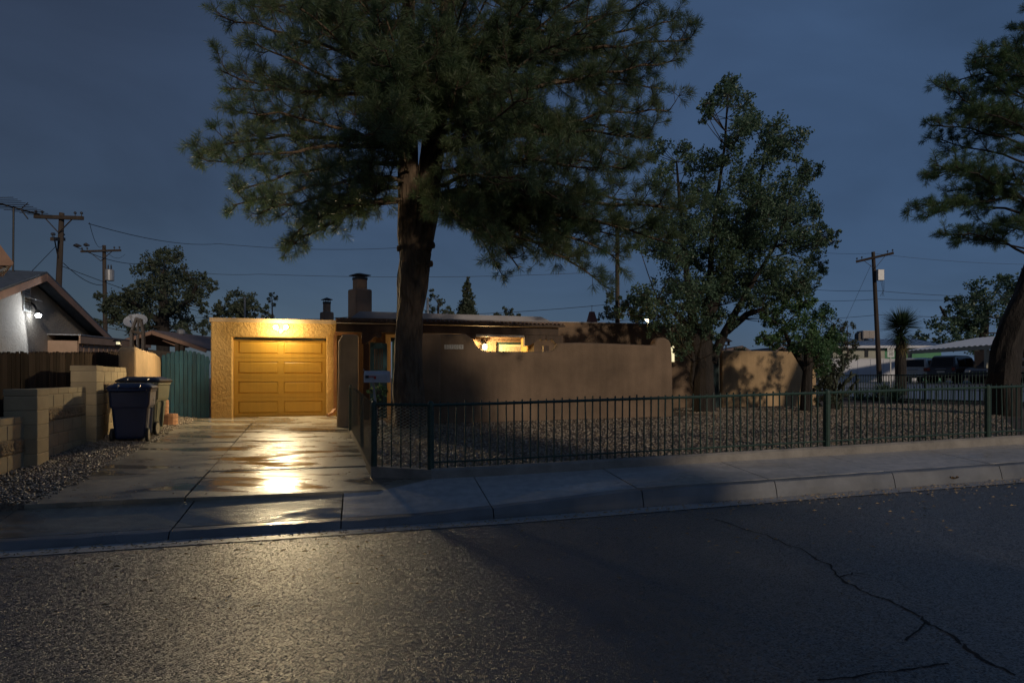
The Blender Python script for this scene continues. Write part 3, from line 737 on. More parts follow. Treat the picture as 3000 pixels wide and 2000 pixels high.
# chimneys, set diagonally
def chimney(name, x0, x1, vb, vt, x2, x3, vt2, vcap, Y):
    c = (x0+x1)/2; sc_ = Y/1800
    s, n = toF(PX(c, vb, Y)); z = lambda v: 1.5+(1105-v)*sc_
    h = (x1-x0)*sc_/2; h2 = (x3-x2)*sc_/2
    def dia(r): 
        k = TH+R(4); return [(s+r*math.cos(k*-1+q*math.pi/2), n+r*math.sin(k*-1+q*math.pi/2)) for q in range(4)]
    o = house.part('chimney', MB().prism(dia(h), 'z', z(vb)-.5, z(vt)), M['chim'])
    b = o.modifiers.new('bevel', 'BEVEL'); b.width = .05; b.segments = 2
    house.part('flue', MB().prism(dia(h2), 'z', z(vt)-.02, z(vt2)), M['chim'], o)
    house.part('collar', MB().prism(dia(h2*1.08), 'z', z(vt2)-.001, z(vt2)+.07), M['black_metal'], o)
    cp = MB()
    for x, y in dia(h2*.92): cp.bar((x, y, z(vt2)+.06), (x, y, z(vcap)+.02), .012)
    d = dia(h2*1.55); zc = z(vcap)
    cp.add([(x, y, zc) for x, y in d] + [(x, y, zc+.02) for x, y in d] + [(s, n, zc+.09)], [(3,2,1,0), (0,1,5,4), (1,2,6,5), (2,3,7,6), (3,0,4,7), (4,5,8), (5,6,8), (6,7,8), (7,4,8)])
    house.part('cap', cp, M['black_metal'], o)
    return o
chimney('c', 1017, 1092, 923, 848, 1033, 1076, 820, 808, 18.9)
chimney('c', 935, 980, 937, 914, 950, 973, 890, 879, 20.5)
house.part('vent_pipe', MB().tube([PXF for PXF in [(toF(PX(717, 945, 19))+(2.9,)), (toF(PX(717, 945, 19))+(1.5+(1105-870)/1800*19,))]], .028, 8), M['grey_metal'])
house.part('vent_pipe', MB().tube([toF(PX(1253, 935, 20))+(3.2,), toF(PX(1253, 935, 20))+(1.5+(1105-872)/1800*20,)], .04, 8), M['white'])
# red tapered roof vent with a spike
q = toF(PX(1734, 945, 21)); zb = 1.5+(1105-948)/1800*21; zt = 1.5+(1105-913)/1800*21
v = MB(); v.add([(q[0]+dx*.18, q[1]+dy*.18, zb-.1) for dx, dy in ((-1,-1),(1,-1),(1,1),(-1,1))]+[(q[0]+dx*.07, q[1]+dy*.07, zt) for dx, dy in ((-1,-1),(1,-1),(1,1),(-1,1))], [(3,2,1,0),(4,5,6,7),(0,1,5,4),(1,2,6,5),(2,3,7,6),(3,0,4,7)])
v.tube([(q[0], q[1], zt), (q[0], q[1], zt+.22)], .008, 5)
house.part('roof_vent', v, M['red_cone'])

# ------------------------------------------------------------------ courtyard wall, entry wall, number tiles
CN = 7.75
prof = [(1238, 977), (1366, 978), (1376, 985), (1387, 995), (1394, 1007), (1402, 1018), (1414, 1026), (1430, 1029), (1600, 1030), (1620, 1026), (1629, 1017), (1637, 1004), (1700, 1003), (1800, 1006), (1918, 1011), (1920, 999), (1926, 992), (1936, 988), (1950, 989), (1961, 995), (1967, 1006), (1970, 1040), (1974, 1240), (1238, 1262)]
poly = [XF(x, CN, v_) for x, v_ in prof]
cw = T('courtyard_wall', 'long brown stucco courtyard wall with a stepped curving top and house number tiles', 'wall', MF, (XF(1600, CN), CN, .45))
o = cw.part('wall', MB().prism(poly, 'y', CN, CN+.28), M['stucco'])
b = o.modifiers.new('bevel', 'BEVEL'); b.width = .06; b.segments = 3; b.limit_method = 'ANGLE'; b.angle_limit = R(50)
o = cw.part('buttress', MB().box(XF(1228, CN-.16), XF(1291, CN-.16), CN-.16, CN+.2, .35, 2.47), M['stucco'])
b = o.modifiers.new('bevel', 'BEVEL'); b.width = .05; b.segments = 2
for i, ch in enumerate('5709'):
    s, z = XF(1308+i*14.3, CN, 1016)
    tl = cw.part('tile', MB().bbox(s-.05, s+.05, CN-.014, CN+.002, z-.05, z+.05, .004), M['tile'])
    cw.inst('numeral', text_mesh('numeral', ch, .105, M['tile_ink']), (s, CN-.0165, z), parent=tl, rot=(R(90), 0, 0))
ew = T('entry_wall', 'thick rounded tan stucco wall between the drive and the entry', 'wall', MF, (XF(1018, 8.0), 8.0, .35))
e0, e1 = XF(989, 8.05), XF(1051, 8.05)
o = ew.part('wall', MB().prism([(e0-.03, .2), (e0, 1.0), (e0+.02, 2.3), (e0+.1, 2.46), (e1-.02, 2.46), (e1, 2.40), (e1, .2)], 'y', 8.05, 10.6), M['stucco_old'])
b = o.modifiers.new('bevel', 'BEVEL'); b.width = .09; b.segments = 4; b.limit_method = 'ANGLE'; b.angle_limit = R(40)
# open teal gate leaf in the entry
eg = T('entry_gate', 'open teal wooden entry gate with five upright slits', 'gate', MF, (XF(1085, 9.9), 9.9, .42))
g0, g1 = XF(1084, 9.9), XF(1134, 9.9)
tz = 1.5+(1105-1003)/1800*15.7
fr = MB()
fr.prism([(g0, .46), (g0+.1, .46), (g0+.1, tz-.005), (g0, tz)], 'y', 9.88, 9.94); fr.prism([(g1-.1, .46), (g1, .46), (g1, tz-.03), (g1-.1, tz-.022)], 'y', 9.88, 9.94)
fr.box(g0+.1, g1-.1, 9.88, 9.94, tz-.16, tz-.01); fr.box(g0+.1, g1-.1, 9.88, 9.94, .46, .62); fr.box(g0+.1, g1-.1, 9.88, 9.94, 1.55, 1.70)
eg.part('frame', fr, M['teal'])
eg.part('panel', MB().box(g0+.1, g1-.1, 9.895, 9.925, .62, 1.55), M['teal_dark'])
k = (g1-g0-.2)/6
for i in range(7):
    x = g0+.1+i*k
    eg.part('slat', MB().box(max(g0+.1, x-k*.29), min(g1-.1, x+k*.29), 9.895, 9.925, 1.70, tz-.16), M['teal'])
eg.part('post', MB().box(g0-.16, g0-.04, 9.86, 9.96, .42, tz), M['teal_dark'])

# ------------------------------------------------------------------ side gate by the garage
sg = T('side_gate', 'weathered teal board gate with an arched top beside the garage', 'gate', MF, (XF(545, 11), 11, .42))
q0, q1 = XF(474, 11), XF(614, 11)
nb = 11; bw = (q1-q0)/nb
for i in range(nb):
    x = q0+i*bw; t = (i+.5)/nb*2-1
    zt = 1.5+(1105-1026)/1800*15.6 - .16*(t+.05)**2
    w2 = bw-.012; y = 11+random.uniform(-.006, .006)
    m = MB().prism([(x, .47), (x+w2, .47), (x+w2, zt-.03), (x+w2*.72, zt), (x+w2*.28, zt), (x, zt-.03)], 'y', y, y+.022)
    sg.part('board', m, M['teal'])
for z in (.75, 1.85): sg.part('rail', MB().box(q0, q1, 11.03, 11.07, z, z+.09), M['teal'])

# ------------------------------------------------------------------ left boundary: stepped block wall
bwall = T('block_wall', 'stepped tan concrete block wall with a rough split-face band beside the drive', 'wall', MD, (-5.6, 4.5, .2))
def block_mesh(name, l, h, d, mt, b=.006):
    return MB().bbox(-d, 0, 0, l, 0, h, b).mesh(name, mt)
def split_mesh(l, h, d):
    m = MB(); us = frange(0, l, 12); vs_ = frange(0, h, 8)
    m.grid(us, vs_, lambda u, v: ((.012+.016*noise.noise(Vector((u*24, v*24, 2)))) if 0 < u < l and 0 < v < h else -.004, u, v))
    m.box(-d, -.006, 0, l, 0, h)
    return m.mesh('split_block', M['cmu_split'])
BL, BH, G_ = .40, .20, .010
bm_ = block_mesh('block', BL-G_, BH-G_, .19, M['cmu']); hm_ = block_mesh('half_block', BL/2-G_, BH-G_, .19, M['cmu'])
cm_ = block_mesh('cap_block', BL-G_, .10-G_, .20, M['cmu']); ch_ = block_mesh('cap_half', BL/2-G_, .10-G_, .20, M['cmu'])
sm_ = split_mesh(BL-G_, BH-G_, .18); sh_ = split_mesh(BL/2-G_, BH-G_, .18)
pm_ = block_mesh('pier_block', BL-G_, BH-G_, .39, M['cmu']); pc_ = block_mesh('pier_cap', BL-G_, .10-G_, .40, M['cmu'])
def panel(a, n0, n1, ztop, zbot):
    z = ztop-.10; L = n1-n0
    def course(z, full, half, off):
        n = n0
        if off: bwall.inst('block', half, (a, n, z)); n += BL/2
        while n + BL <= n1+.02: bwall.inst('block', full, (a, n, z)); n += BL
        if n1-n > .12: bwall.inst('block', half, (a, n, z), scale=(1, (n1-n)/(BL/2), 1))
    course(z, cm_, ch_, False); k = 0
    while z > zbot:
        z -= BH; k += 1
        course(z, sm_ if k == 2 else bm_, sh_ if k == 2 else hm_, k % 2 == 1)
    bwall.part('mortar', MB().box(a-.17, a-.009, n0-.002, n1, z-.05, ztop-.02), M['mortar'])
def pier(a, n0, ztop, zbot):
    z = ztop-.10; bwall.inst('block', pc_, (a, n0, z))
    while z > zbot: z -= BH; bwall.inst('block', pm_, (a, n0, z))
    bwall.part('mortar', MB().box(a-.385, a-.008, n0+.008, n0+BL-.014, z-.05, ztop-.008), M['mortar'])
panel(-5.72, 1.43, 3.72, .98, .12)
pier(-5.57, 3.72, 1.345, .25); panel(-5.72, 4.12, 6.16, 1.345, .25)
pier(-5.57, 6.16, 1.715, .32); panel(-5.72, 6.56, 8.66, 1.715, .32)
# stucco end wall between block wall and side gate
pw = T('stucco_pier', 'short ochre stucco wall with a rounded top beside the teal gate', 'wall', MD, (-5.7, 9.5, .35))
pts_ = [(8.66, .2), (8.66, 2.08), (8.75, 2.17), (9.4, 2.12), (10.5, 2.09), (10.95, 2.02), (11.02, 1.9), (11.02, .2)]
o = pw.part('wall', MB().prism(pts_, 'x', -5.90, -5.565), M['stucco_old'])
b = o.modifiers.new('bevel', 'BEVEL'); b.width = .07; b.segments = 3; b.limit_method = 'ANGLE'; b.angle_limit = R(40)
# wooden fence behind
wf_ = T('wooden_fence', 'dark dog-eared board fence behind the block wall', 'fence', MD, (-6.25, 6, .2))
W_ = .142
bm2 = MB().prism([(0, -1.75), (W_-.008, -1.75), (W_-.008, -.045), (W_-.045, 0), (.037, 0), (0, -.045)], 'x', -.018, 0)
bm2 = bm2.mesh('board', M['fence_wood'])
n = 1.75; i = 0
while n < 10.3:
    zt = 1.874 + .040*(n-4.42)
    wf_.inst('board', bm2, (-6.25+random.uniform(-.004, .004), n, zt+random.uniform(-.012, .012)), rot=(0, random.uniform(-.004, .004), 0)); n += W_+random.choice((-.003, .0, .004)); i += 1
for dz in (-.35, -1.35):
    wf_.part('rail', MB().bar((-6.30, 1.6, 1.874+.04*(1.6-4.42)+dz), (-6.30, 10.3, 1.874+.04*(10.3-4.42)+dz), .04, .09), M['fence_wood'])
# solar cap light on the pier
sl = T('solar_light', 'small black solar cap light on the stucco pier', 'lamp', MD, (-5.98, 8.9, 2.13))
c_ = (-5.93, 8.80, 0)
sl.part('base', MB().lathe([(.05, 2.165), (.06, 2.18), (.06, 2.20), (.045, 2.205)], 10, c_), M['black_metal'])
sl.part('lens', MB().lathe([(.035, 2.206), (.038, 2.23), (.035, 2.262)], 10, c_), M['solar'])
sl.part('cap', MB().lathe([(.10, 2.264), (.105, 2.275), (.07, 2.30), (.02, 2.305)], 10, c_), M['black_metal'])

# ------------------------------------------------------------------ wheeled bins
def bin_(label, cxy, rz, k, body, side, lid, emblem):
    a, n = cxy; z0 = zdrive(n)+.02
    t = T('wheeled_bin', label, 'bin', MD @ Matrix.Translation((a, n, z0)) @ Matrix.Rotation(rz, 4, 'Z') @ Matrix.Scale(k, 4), group='bins by the block wall')
    # y- is the wheel side that faces the street; x+ faces the drive
    def ring(z, hx, y0, y1, r=.05):
        out = []
        for cx, cy, st in ((hx-r, y1-r, 0), (-hx+r, y1-r, 90), (-hx+r, y0+r, 180), (hx-r, y0+r, 270)):
            for q in range(4): out.append((cx+r*math.cos(R(st+q*30)), cy+r*math.sin(R(st+q*30)), z))
        return out
    lv = [(.06, .23, -.27, .22), (.10, .245, -.29, .24), (.62, .285, -.33, .32), (.625, .30, -.345, .34), (.66, .31, -.35, .36), (.92, .325, -.365, .385), (.925, .345, -.38, .40), (.97, .345, -.38, .40)]
    m = MB(); rs = [ring(z, hx, y0, y1) for z, hx, y0, y1 in lv]; nn = 16
    m.add([p for r in rs for p in r], [(i*nn+j, i*nn+(j+1) % nn, (i+1)*nn+(j+1) % nn, (i+1)*nn+j) for i in range(len(rs)-1) for j in range(nn)] + [tuple(range(nn-1, -1, -1)), tuple((len(rs)-1)*nn+j for j in range(nn))])
    bd = t.part('body', m, body)
    # side panel with moulded rib
    sp = MB()
    sp.add([(.247, -.20, .10), (.247, .18, .10), (.289, .25, .60), (.289, -.25, .60), (.252, -.20, .10), (.252, .18, .10), (.295, .25, .60), (.295, -.25, .60)], [(0,1,2,3), (4,5,6,7), (0,1,5,4), (1,2,6,5), (2,3,7,6), (3,0,4,7)])
    sp.add([(.312, -.30, .665), (.312, .31, .665), (.328, .335, .91), (.328, -.315, .91), (.317, -.30, .665), (.317, .31, .665), (.333, .335, .91), (.333, -.315, .91)], [(0,1,2,3), (4,5,6,7), (0,1,5,4), (1,2,6,5), (2,3,7,6), (3,0,4,7)])
    t.part('side_panel', sp, side)
    t.part('rib', MB().bar((.275, .02, .14), (.302, .02, .62), .05, .03), side)
    l = MB()
    lr = [ring(.972, .365, -.39, .43, .06), ring(1.0, .372, -.395, .44, .06), ring(1.03, .34, -.35, .40, .06), ring(1.075, .25, -.22, .27, .06)]
    l.add([p for r in lr for p in r], [(i*nn+j, i*nn+(j+1) % nn, (i+1)*nn+(j+1) % nn, (i+1)*nn+j) for i in range(3) for j in range(nn)] + [tuple(range(nn-1, -1, -1)), tuple(3*nn+j for j in range(nn))])
    ld = t.part('lid', l, lid)
    for x in (-.17, .17): t.part('hinge', MB().tube([(x, -.33, 1.03), (x, -.40, 1.01), (x, -.425, .965), (x, -.40, .93)], .018, 6), lid, ld)
    t.part('handle', MB().tube([(-.28, -.40, .955), (-.28, -.45, .95), (.28, -.45, .95), (.28, -.40, .955)], .016, 6), body)
    t.part('axle', MB().tube([(-.29, -.25, .12), (.29, -.25, .12)], .012, 6), M['black_metal'])
    for sx in (-1, 1):
        wh = t.part('wheel', MB().lathe([(.07, sx*.255), (.125, sx*.258), (.13, sx*.28), (.125, sx*.302), (.098, sx*.305), (.095, sx*.275), (.07, sx*.27)], 20, (0, -.25, .13), 'x'), M['tyre'], smooth=False)
        rm = MB().lathe([(.022, sx*.27), (.022, sx*.308)], 10, (0, -.25, .13), 'x')
        for q in range(6):
            an = q*math.pi/3; rm.bar((sx*.296, -.25+.015*math.cos(an), .13+.015*math.sin(an)), (sx*.296, -.25+.094*math.cos(an), .13+.094*math.sin(an)), .014, .022)
        rm.lathe([(.090, sx*.288), (.100, sx*.288), (.100, sx*.304), (.090, sx*.304)], 20, (0, -.25, .13), 'x')
        t.part('rim', rm, M['rim'], wh)
    if emblem:
        e = MB(); c = (.3245, .12, .79)
        for q in range(14):
            a0 = q*2*math.pi/14; e.bar((c[0]+.003, c[1]+.045*math.cos(a0), c[2]+.055*math.sin(a0)), (c[0]+.003, c[1]+.045*math.cos(a0+.32), c[2]+.055*math.sin(a0+.32)), .007)
        for q in range(3): e.bar((c[0]+.003, c[1]-.015, c[2]-.02+q*.02), (c[0]+.003, c[1]+.015, c[2]-.015+q*.02), .006)
        for q in range(4): e.bar((c[0]+.006, c[1]-.02, c[2]+.075-(0 if q < 2 else .165)+(q % 2)*.018), (c[0]+.006, c[1]+.02, c[2]+.078-(0 if q < 2 else .165)+(q % 2)*.018), .006)
        t.part('emblem', e, M['tile'])
    return t
bin_('blue wheeled bin with a grey side and its wheels toward the street', (-5.08, 6.45), R(4), .98, M['bin_blue'], M['bin_side'], M['bin_blue'], True)
bin_('larger grey-green wheeled bin with a black lid behind the blue one', (-5.12, 7.45), R(-5), 1.06, M['bin_grey'], M['bin_grey'], M['bin_lid'], False)
# scalloped edging bricks stacked by the gate
bs = T('edging_stack', 'small stack of curved terracotta edging bricks below the teal gate', 'bricks', MD, (-5.05, 9.3, zdrive(9.2)))
zb = zdrive(9.2)+.02
for r_, (nl, rad, cx) in enumerate(((3, .30, -5.16), (4, .17, -5.22))):
    for l in range(nl):
        z = zb + (0 if r_ == 0 else .24) + l*.08
        arc = [(cx+rad*math.cos(R(a_)), 9.25+rad*math.sin(R(a_))) for a_ in range(-100, 101, 20)]
        inn = [(cx+(rad-.09)*math.cos(R(a_)), 9.25+(rad-.09)*math.sin(R(a_))) for a_ in range(100, -101, -20)]
        bs.part('brick', MB().prism(arc+inn, 'z', z, z+.074), M['brick'])

# ------------------------------------------------------------------ neighbour's house on the left
nh = T('neighbour_house', 'grey stucco gabled house with a slate blue roof beyond the board fence', 'house', MD, (-9, 12, .4))
NA = -8.9; rn, rz_ = 12.44, 4.16
def gz(n): return rz_-.10 - .315*(rn-n) if n < rn else rz_-.10-.25*(n-rn)
gp = [(6.0, .2), (6.0, gz(6.0)), (rn, gz(rn)), (19.0, gz(19.0)), (19.0, .2)]
nh.part('wall', MB().prism(gp, 'x', NA-9, NA), M['stucco_grey'])
def roof(nA, nB, th, name):
    zA, zB = gz(nA)+.09, gz(nB)+.09
    m = MB(); 
    m.add([(NA-9.3, nA, zA), (NA+.42, nA, zA), (NA+.42, nB, zB), (NA-9.3, nB, zB), (NA-9.3, nA, zA+th), (NA+.42, nA, zA+th), (NA+.42, nB, zB+th), (NA-9.3, nB, zB+th)], [(0,1,2,3),(4,5,6,7),(0,1,5,4),(1,2,6,5),(2,3,7,6),(3,0,4,7)])
    r_ = nh.part('roof', m, M['shingle'])
    f = MB(); f.add([(NA+.425, nA, zA-.16), (NA+.425, nB, zB-.16), (NA+.425, nB, zB+.02), (NA+.425, nA, zA+.02), (NA+.40, nA, zA-.16), (NA+.40, nB, zB-.16), (NA+.40, nB, zB+.02), (NA+.40, nA, zA+.02)], [(0,1,2,3),(4,5,6,7),(0,1,5,4),(1,2,6,5),(2,3,7,6),(3,0,4,7)])
    nh.part('bargeboard', f, M['fascia'], r_)
    return r_
roof(5.5, rn-.005, .08, 'a'); roof(rn+.005, 19.5, .08, 'b')
# gable vent
vz = 3.52; vn = 12.35
vt = nh.part('gable_vent', MB().box(NA, NA+.03, vn-.20, vn+.20, vz-.34, vz-.30).box(NA, NA+.03, vn-.20, vn+.20, vz+.24, vz+.28).box(NA, NA+.03, vn-.20, vn-.17, vz-.30, vz+.24).box(NA, NA+.03, vn+.17, vn+.20, vz-.30, vz+.24), M['white'])
for q in range(8):
    z = vz-.28+q*.065
    nh.part('slat', MB().add([(NA+.004, vn-.17, z+.04), (NA+.004, vn+.17, z+.04), (NA+.026, vn+.17, z), (NA+.026, vn-.17, z)], [(0,1,2,3)]).add([(NA+.008, vn-.17, z+.04), (NA+.008, vn+.17, z+.04), (NA+.03, vn+.17, z), (NA+.03, vn-.17, z)], [(3,2,1,0)]), M['white'], vt)
# floodlight bracket with hood, and lamp
nl_n, nl_z = 12.55, 3.12
nf = T('wall_floodlight', 'glaring white floodlight under a hood on the grey gable', 'lamp', MD, (NA, nl_n, nl_z))
nf.part('hood', MB().add([(NA+.01, nl_n-.42, nl_z+.42), (NA+.01, nl_n+.12, nl_z+.42), (NA+.26, nl_n+.08, nl_z+.34), (NA+.26, nl_n-.38, nl_z+.34), (NA+.01, nl_n-.42, nl_z+.44), (NA+.01, nl_n+.12, nl_z+.44), (NA+.26, nl_n+.08, nl_z+.36), (NA+.26, nl_n-.38, nl_z+.36)], [(0,1,2,3),(4,5,6,7),(0,1,5,4),(1,2,6,5),(2,3,7,6),(3,0,4,7)]), M['white'])
nf.part('arm', MB().tube([(NA, nl_n+.03, nl_z+.32), (NA+.10, nl_n+.02, nl_z+.24), (NA+.18, nl_n, nl_z+.07)], .025, 8), M['black_metal'])
nf.part('shade', MB().lathe([(.03, .09), (.07, .05), (.085, 0), (.08, -.005), (.06, .04)], 14, (NA+.19, nl_n, nl_z+.03)), M['black_metal'])
nf.part('bulb', MB().lathe([(.01, .03), (.055, .012), (.066, -.03), (.045, -.062), (.008, -.073)], 12, (NA+.19, nl_n, nl_z)), M['bulb_white'], smooth=True)
# upper roof corner and rain spout at the picture's left edge
uh = T('upper_eave', 'dark gable corner with a curled rain spout at the far left edge', 'roof', MD, (-10, 9.5, .3))
z0_ = 1.5
q = [PX(x, v_, 10.5) for x, v_ in ((-60, 660), (0, 717), (40, 770), (36, 777), (-60, 777))]
inv = MD.inverted()
ql = [inv @ p for p in q]
e = MB(); dv = inv.to_3x3() @ Vector((-1.15, 1.2, 0))
e.add([tuple(p) for p in ql]+[tuple(p+dv) for p in ql], [(0,1,2,3,4), (9,8,7,6,5)]+[(i, (i+1) % 5, 5+(i+1) % 5, 5+i) for i in range(5)])
uh.part('roof', e, M['fascia'])
uh.part('spout', MB().tube([inv @ PX(x, v_, 10.6) for x, v_ in ((14, 775), (16, 783), (10, 791), (-8, 797), (-40, 805))], .03, 8), M['grey_metal'])
uh.part('wall', MB().add([tuple(inv @ (PX(x, 777, 10.9)+Vector((0, dy, 0)))) for x in (-700, -330) for dy in (0, 1.0)]+[tuple(inv @ (Vector((PX(x, 777, 10.9).x, 10.9+dy, .2)))) for x in (-700, -330) for dy in (0, 1.0)], [(0,1,3,2), (4,6,7,5), (0,2,6,4), (1,5,7,3), (0,4,5,1), (2,3,7,6)]), M['stucco_grey'])
# TV antenna
an = T('tv_antenna', 'spindly television antenna on a mast above the left roof', 'antenna', MW, (PX(38, 800, 15.5).x, 15.5, 3.9))
Ya = 15.5
an.part('mast', MB().tube([PX(38, 810, Ya), PX(40, 604, Ya)], .022, 6), M['wire'])
bp_, bq = PX(-60, 580, Ya-.6), PX(116, 629, Ya+.6)
an.part('boom', MB().tube([bp_, bq], .022, 6), M['wire'])
for i in range(11):
    c = bp_.lerp(bq, i/10); l = .75-.045*i
    an.part('element', MB().tube([c+Vector((-l*.85, -.3*l, -.16*l+.04)), c+Vector((l*.85, .3*l, .16*l-.04))], .008, 4), M['wire'])
an.part('element', MB().tube([PX(60, 612, Ya), PX(82, 641, Ya)], .016, 5), M['wire'])
an.part('element', MB().tube([PX(62, 612, Ya), PX(82, 594, Ya)], .012, 5), M['wire'])
# low tan shed beyond
sd = T('shed', 'low flat-roofed tan shed behind the board fence', 'shed', MD, (-8.4, 17, .4))
def shz(n): return 2.62+.028*(n-13.7)
sd.part('wall', MB().prism([(13.7, .3), (13.7, shz(13.7)-.1), (21.5, shz(21.5)-.1), (21.5, .3)], 'x', -8.9, -8.2), M['shed_wall'])
for i in range(18): sd.part('batten', MB().prism([(13.75+i*.43, .5), (13.75+i*.43, shz(13.75+i*.43)-.1), (13.79+i*.43, shz(13.79+i*.43)-.1), (13.79+i*.43, .5)], 'x', -8.199, -8.187), M['shed_wall'])
sd.part('fascia', MB().prism([(13.68, shz(13.68)-.17), (13.68, shz(13.68)+.05), (21.6, shz(21.6)+.05), (21.6, shz(21.6)-.17)], 'x', -8.16, -8.12), M['shed_wall'])
sd.part('roof', MB().prism([(13.66, shz(13.66)+.052), (13.66, shz(13.66)+.08), (21.7, shz(21.7)+.08), (21.7, shz(21.7)+.052)], 'x', -9.0, -8.1), M['grey_metal'])
# wooden hoist frame and satellite dish behind the pier
wfz = T('timber_frame', 'tapering timber post frame standing behind the stucco pier', 'frame', MW, (PX(405, 1020, 16.5).x, 16.5, .4))
Yf = 16.5
for pp in (((386, 1100), (386, 970), (400, 932)), ((405, 1100), (405, 1000), (405, 937)), ((420, 1100), (420, 975), (413, 938))):
    wfz.part('post', MB().bar(PX(*pp[0], Yf), PX(*pp[1], Yf), .07 if pp[0][0] != 405 else .04).bar(PX(*pp[1], Yf), PX(*pp[2], Yf), .06 if pp[0][0] != 405 else .04), M['frame_wood'])
wfz.part('crossbar', MB().bar(PX(386, 971, Yf-.06), PX(424, 977, Yf+.04), .08, .07), M['frame_wood'])
wfz.part('crossbar', MB().bar(PX(398, 932, Yf), PX(416, 938, Yf), .07, .06), M['frame_wood'])
sdh = T('satellite_dish', 'grey oval satellite dish behind the timber frame', 'satellite dish', MW, (PX(399, 975, 17.4).x, 17.4, 2.7))
dc = PX(399, 944, 17.4); m = MB()
ax = Vector((.15, -.75, .65)).normalized(); a1 = ax.cross(Vector((0, 0, 1))).normalized(); a2 = a1.cross(ax)
rings = [(0, 0), (.12, .01), (.22, .035), (.31, .075)]
vs = [dc]; fs = []
for r_, h_ in rings[1:]:
    for q in range(20): vs.append(dc + a1*(r_*math.cos(q*.31416)) + a2*(r_*.86*math.sin(q*.31416)) + ax*h_)
for q in range(20):
    q2 = (q+1) % 20; fs.append((0, 1+q, 1+q2))
    for k in range(2): fs.append((1+k*20+q, 1+k*20+q2, 21+k*20+q2, 21+k*20+q))
n0 = len(vs); vs += [p-ax*.012 for p in vs]; fs += [tuple(i+n0 for i in f[::-1]) for f in fs]
for q in range(20): q2 = (q+1) % 20; fs.append((41+q, 41+q2, n0+41+q2, n0+41+q))
sdh.part('reflector', m.add(vs, fs), M['dish'])
sdh.part('feed_arm', MB().tube([dc-a2*.26+ax*.05, dc-a2*.15+ax*.36], .014, 6), M['dish'])
sdh.part('feed_horn', MB().tube([dc-a2*.15+ax*.34, dc-a2*.13+ax*.42], .035, 8), M['dish'])
sdh.part('mast', MB().tube([dc-ax*.02, dc-ax*.1-Vector((0, 0, .2)), Vector((dc.x, dc.y+.1, .4))], .025, 6), M['grey_metal'])
# open gabled shelter further back
oc = T('gabled_shelter', 'open shelter with a shallow brown gabled roof behind the gate', 'shelter', MW, (PX(470, 1060, 23).x, 23, .4))
Yc = 22.0
L_, Rg, Rr = PX(352, 996, Yc), PX(446, 966, Yc), PX(606, 1020, Yc)
for A, B in ((L_, Rg), (Rg, Rr)):
    dv = Vector((.3, 4.0, 0)); th = Vector((0, 0, -.09))
    oc.part('roof', MB().add([A, B, B+dv, A+dv, A+th, B+th, B+dv+th, A+dv+th], [(0,1,2,3),(7,6,5,4),(0,4,5,1),(1,5,6,2),(2,6,7,3),(3,7,4,0)]), M['shingle_red'])
    oc.part('bargeboard', MB().bar(A+Vector((0, -.02, -.10)), B+Vector((0, -.02, -.10)), .03, .12), M['fascia'])
for x, v_ in ((372, 1000), (520, 1003), (535, 1007)):
    p = PX(x, v_, Yc+.1); oc.part('post', MB().bar(p, Vector((p.x, p.y, .4)), .12), M['frame_wood'])
oc.part('back_wall', MB().add([PX(352, 1015, Yc+3.8), PX(600, 1040, Yc+3.8), Vector((PX(600, 1040, Yc+3.8).x, Yc+3.8, .3)), Vector((PX(352, 1015, Yc+3.8).x, Yc+3.8, .3)), PX(352, 1015, Yc+3.9), PX(600, 1040, Yc+3.9), Vector((PX(600, 1040, Yc+3.9).x, Yc+3.9, .3)), Vector((PX(352, 1015, Yc+3.9).x, Yc+3.9, .3))], [(0,1,2,3),(7,6,5,4),(0,4,5,1),(1,5,6,2),(2,6,7,3),(3,7,4,0)]), M['frame_wood'])
oc.part('brace', MB().bar(PX(478, 995, Yc+.2), PX(520, 1012, Yc+.2), .07), M['fascia'])
sp_ = T('roof_cowl', 'pale metal cowl on a pipe above the brown shelter roof', 'vent', MW, (PX(530, 1000, 23.5).x, 23.5, 2.8))
sp_.part('cowl', MB().lathe([(.06, -.10), (.14, -.08), (.15, .06), (.09, .10)], 12, tuple(PX(530, 972, 23.5))), M['grey_metal'])
sp_.part('pipe', MB().tube([PX(530, 980, 23.5), PX(530, 1010, 23.5)], .05, 8), M['grey_metal'])

# ------------------------------------------------------------------ utility poles and lines
def pole(label, Y, top, bot, rtop, arms, extra=None, gz_=.4):
    p1 = PX(*top, Y); p0 = PX(*bot, Y); dirv = (p0-p1)
    p0 = p1 + dirv*((p1.z-gz_)/(p1.z-p0.z))
    t = T('utility_pole', label, 'pole', MW, tuple(p0), group='utility poles')
    t.part('post', MB().tube([p0, p0.lerp(p1, .5), p1], [rtop*1.5, rtop*1.25, rtop], 10), M['pole'])
    for (xa, ya), (xb, yb), w_, dep, dy in arms:
        a, b_ = PX(xa, ya, Y), PX(xb, yb, Y)
        a.y += dy-rtop-.06; b_.y += -dy-rtop-.06
        t.part('crossarm', MB().bar(a, b_, dep, w_), M['pole'])
        m_ = a.lerp(b_, .5)
        for f in (.22, .78):
            q = a.lerp(b_, f); t.part('brace', MB().bar(q+Vector((0, 0, -.06)), m_+Vector((0, 0, -.75 if abs(dy) < .5 else -.9)), .05, .03), M['pole'])
        for f in (.03, .16, .84, .97):
            q = a.lerp(b_, f); t.part('insulator', MB().lathe([(.02, 0), (.02, .10), (.07, .13), (.06, .18), (.03, .22)], 8, (q.x, q.y, q.z+w_/2)), M['insul'])
    return t
Yp = 30
p_ = pole('big brown utility pole with two crossarms behind the left gable roof', Yp, (181, 624), (171, 860), .115, [((100, 634), (259, 645), .17, .12, .2), ((142, 687), (214, 719), .16, .14, 1.2)])
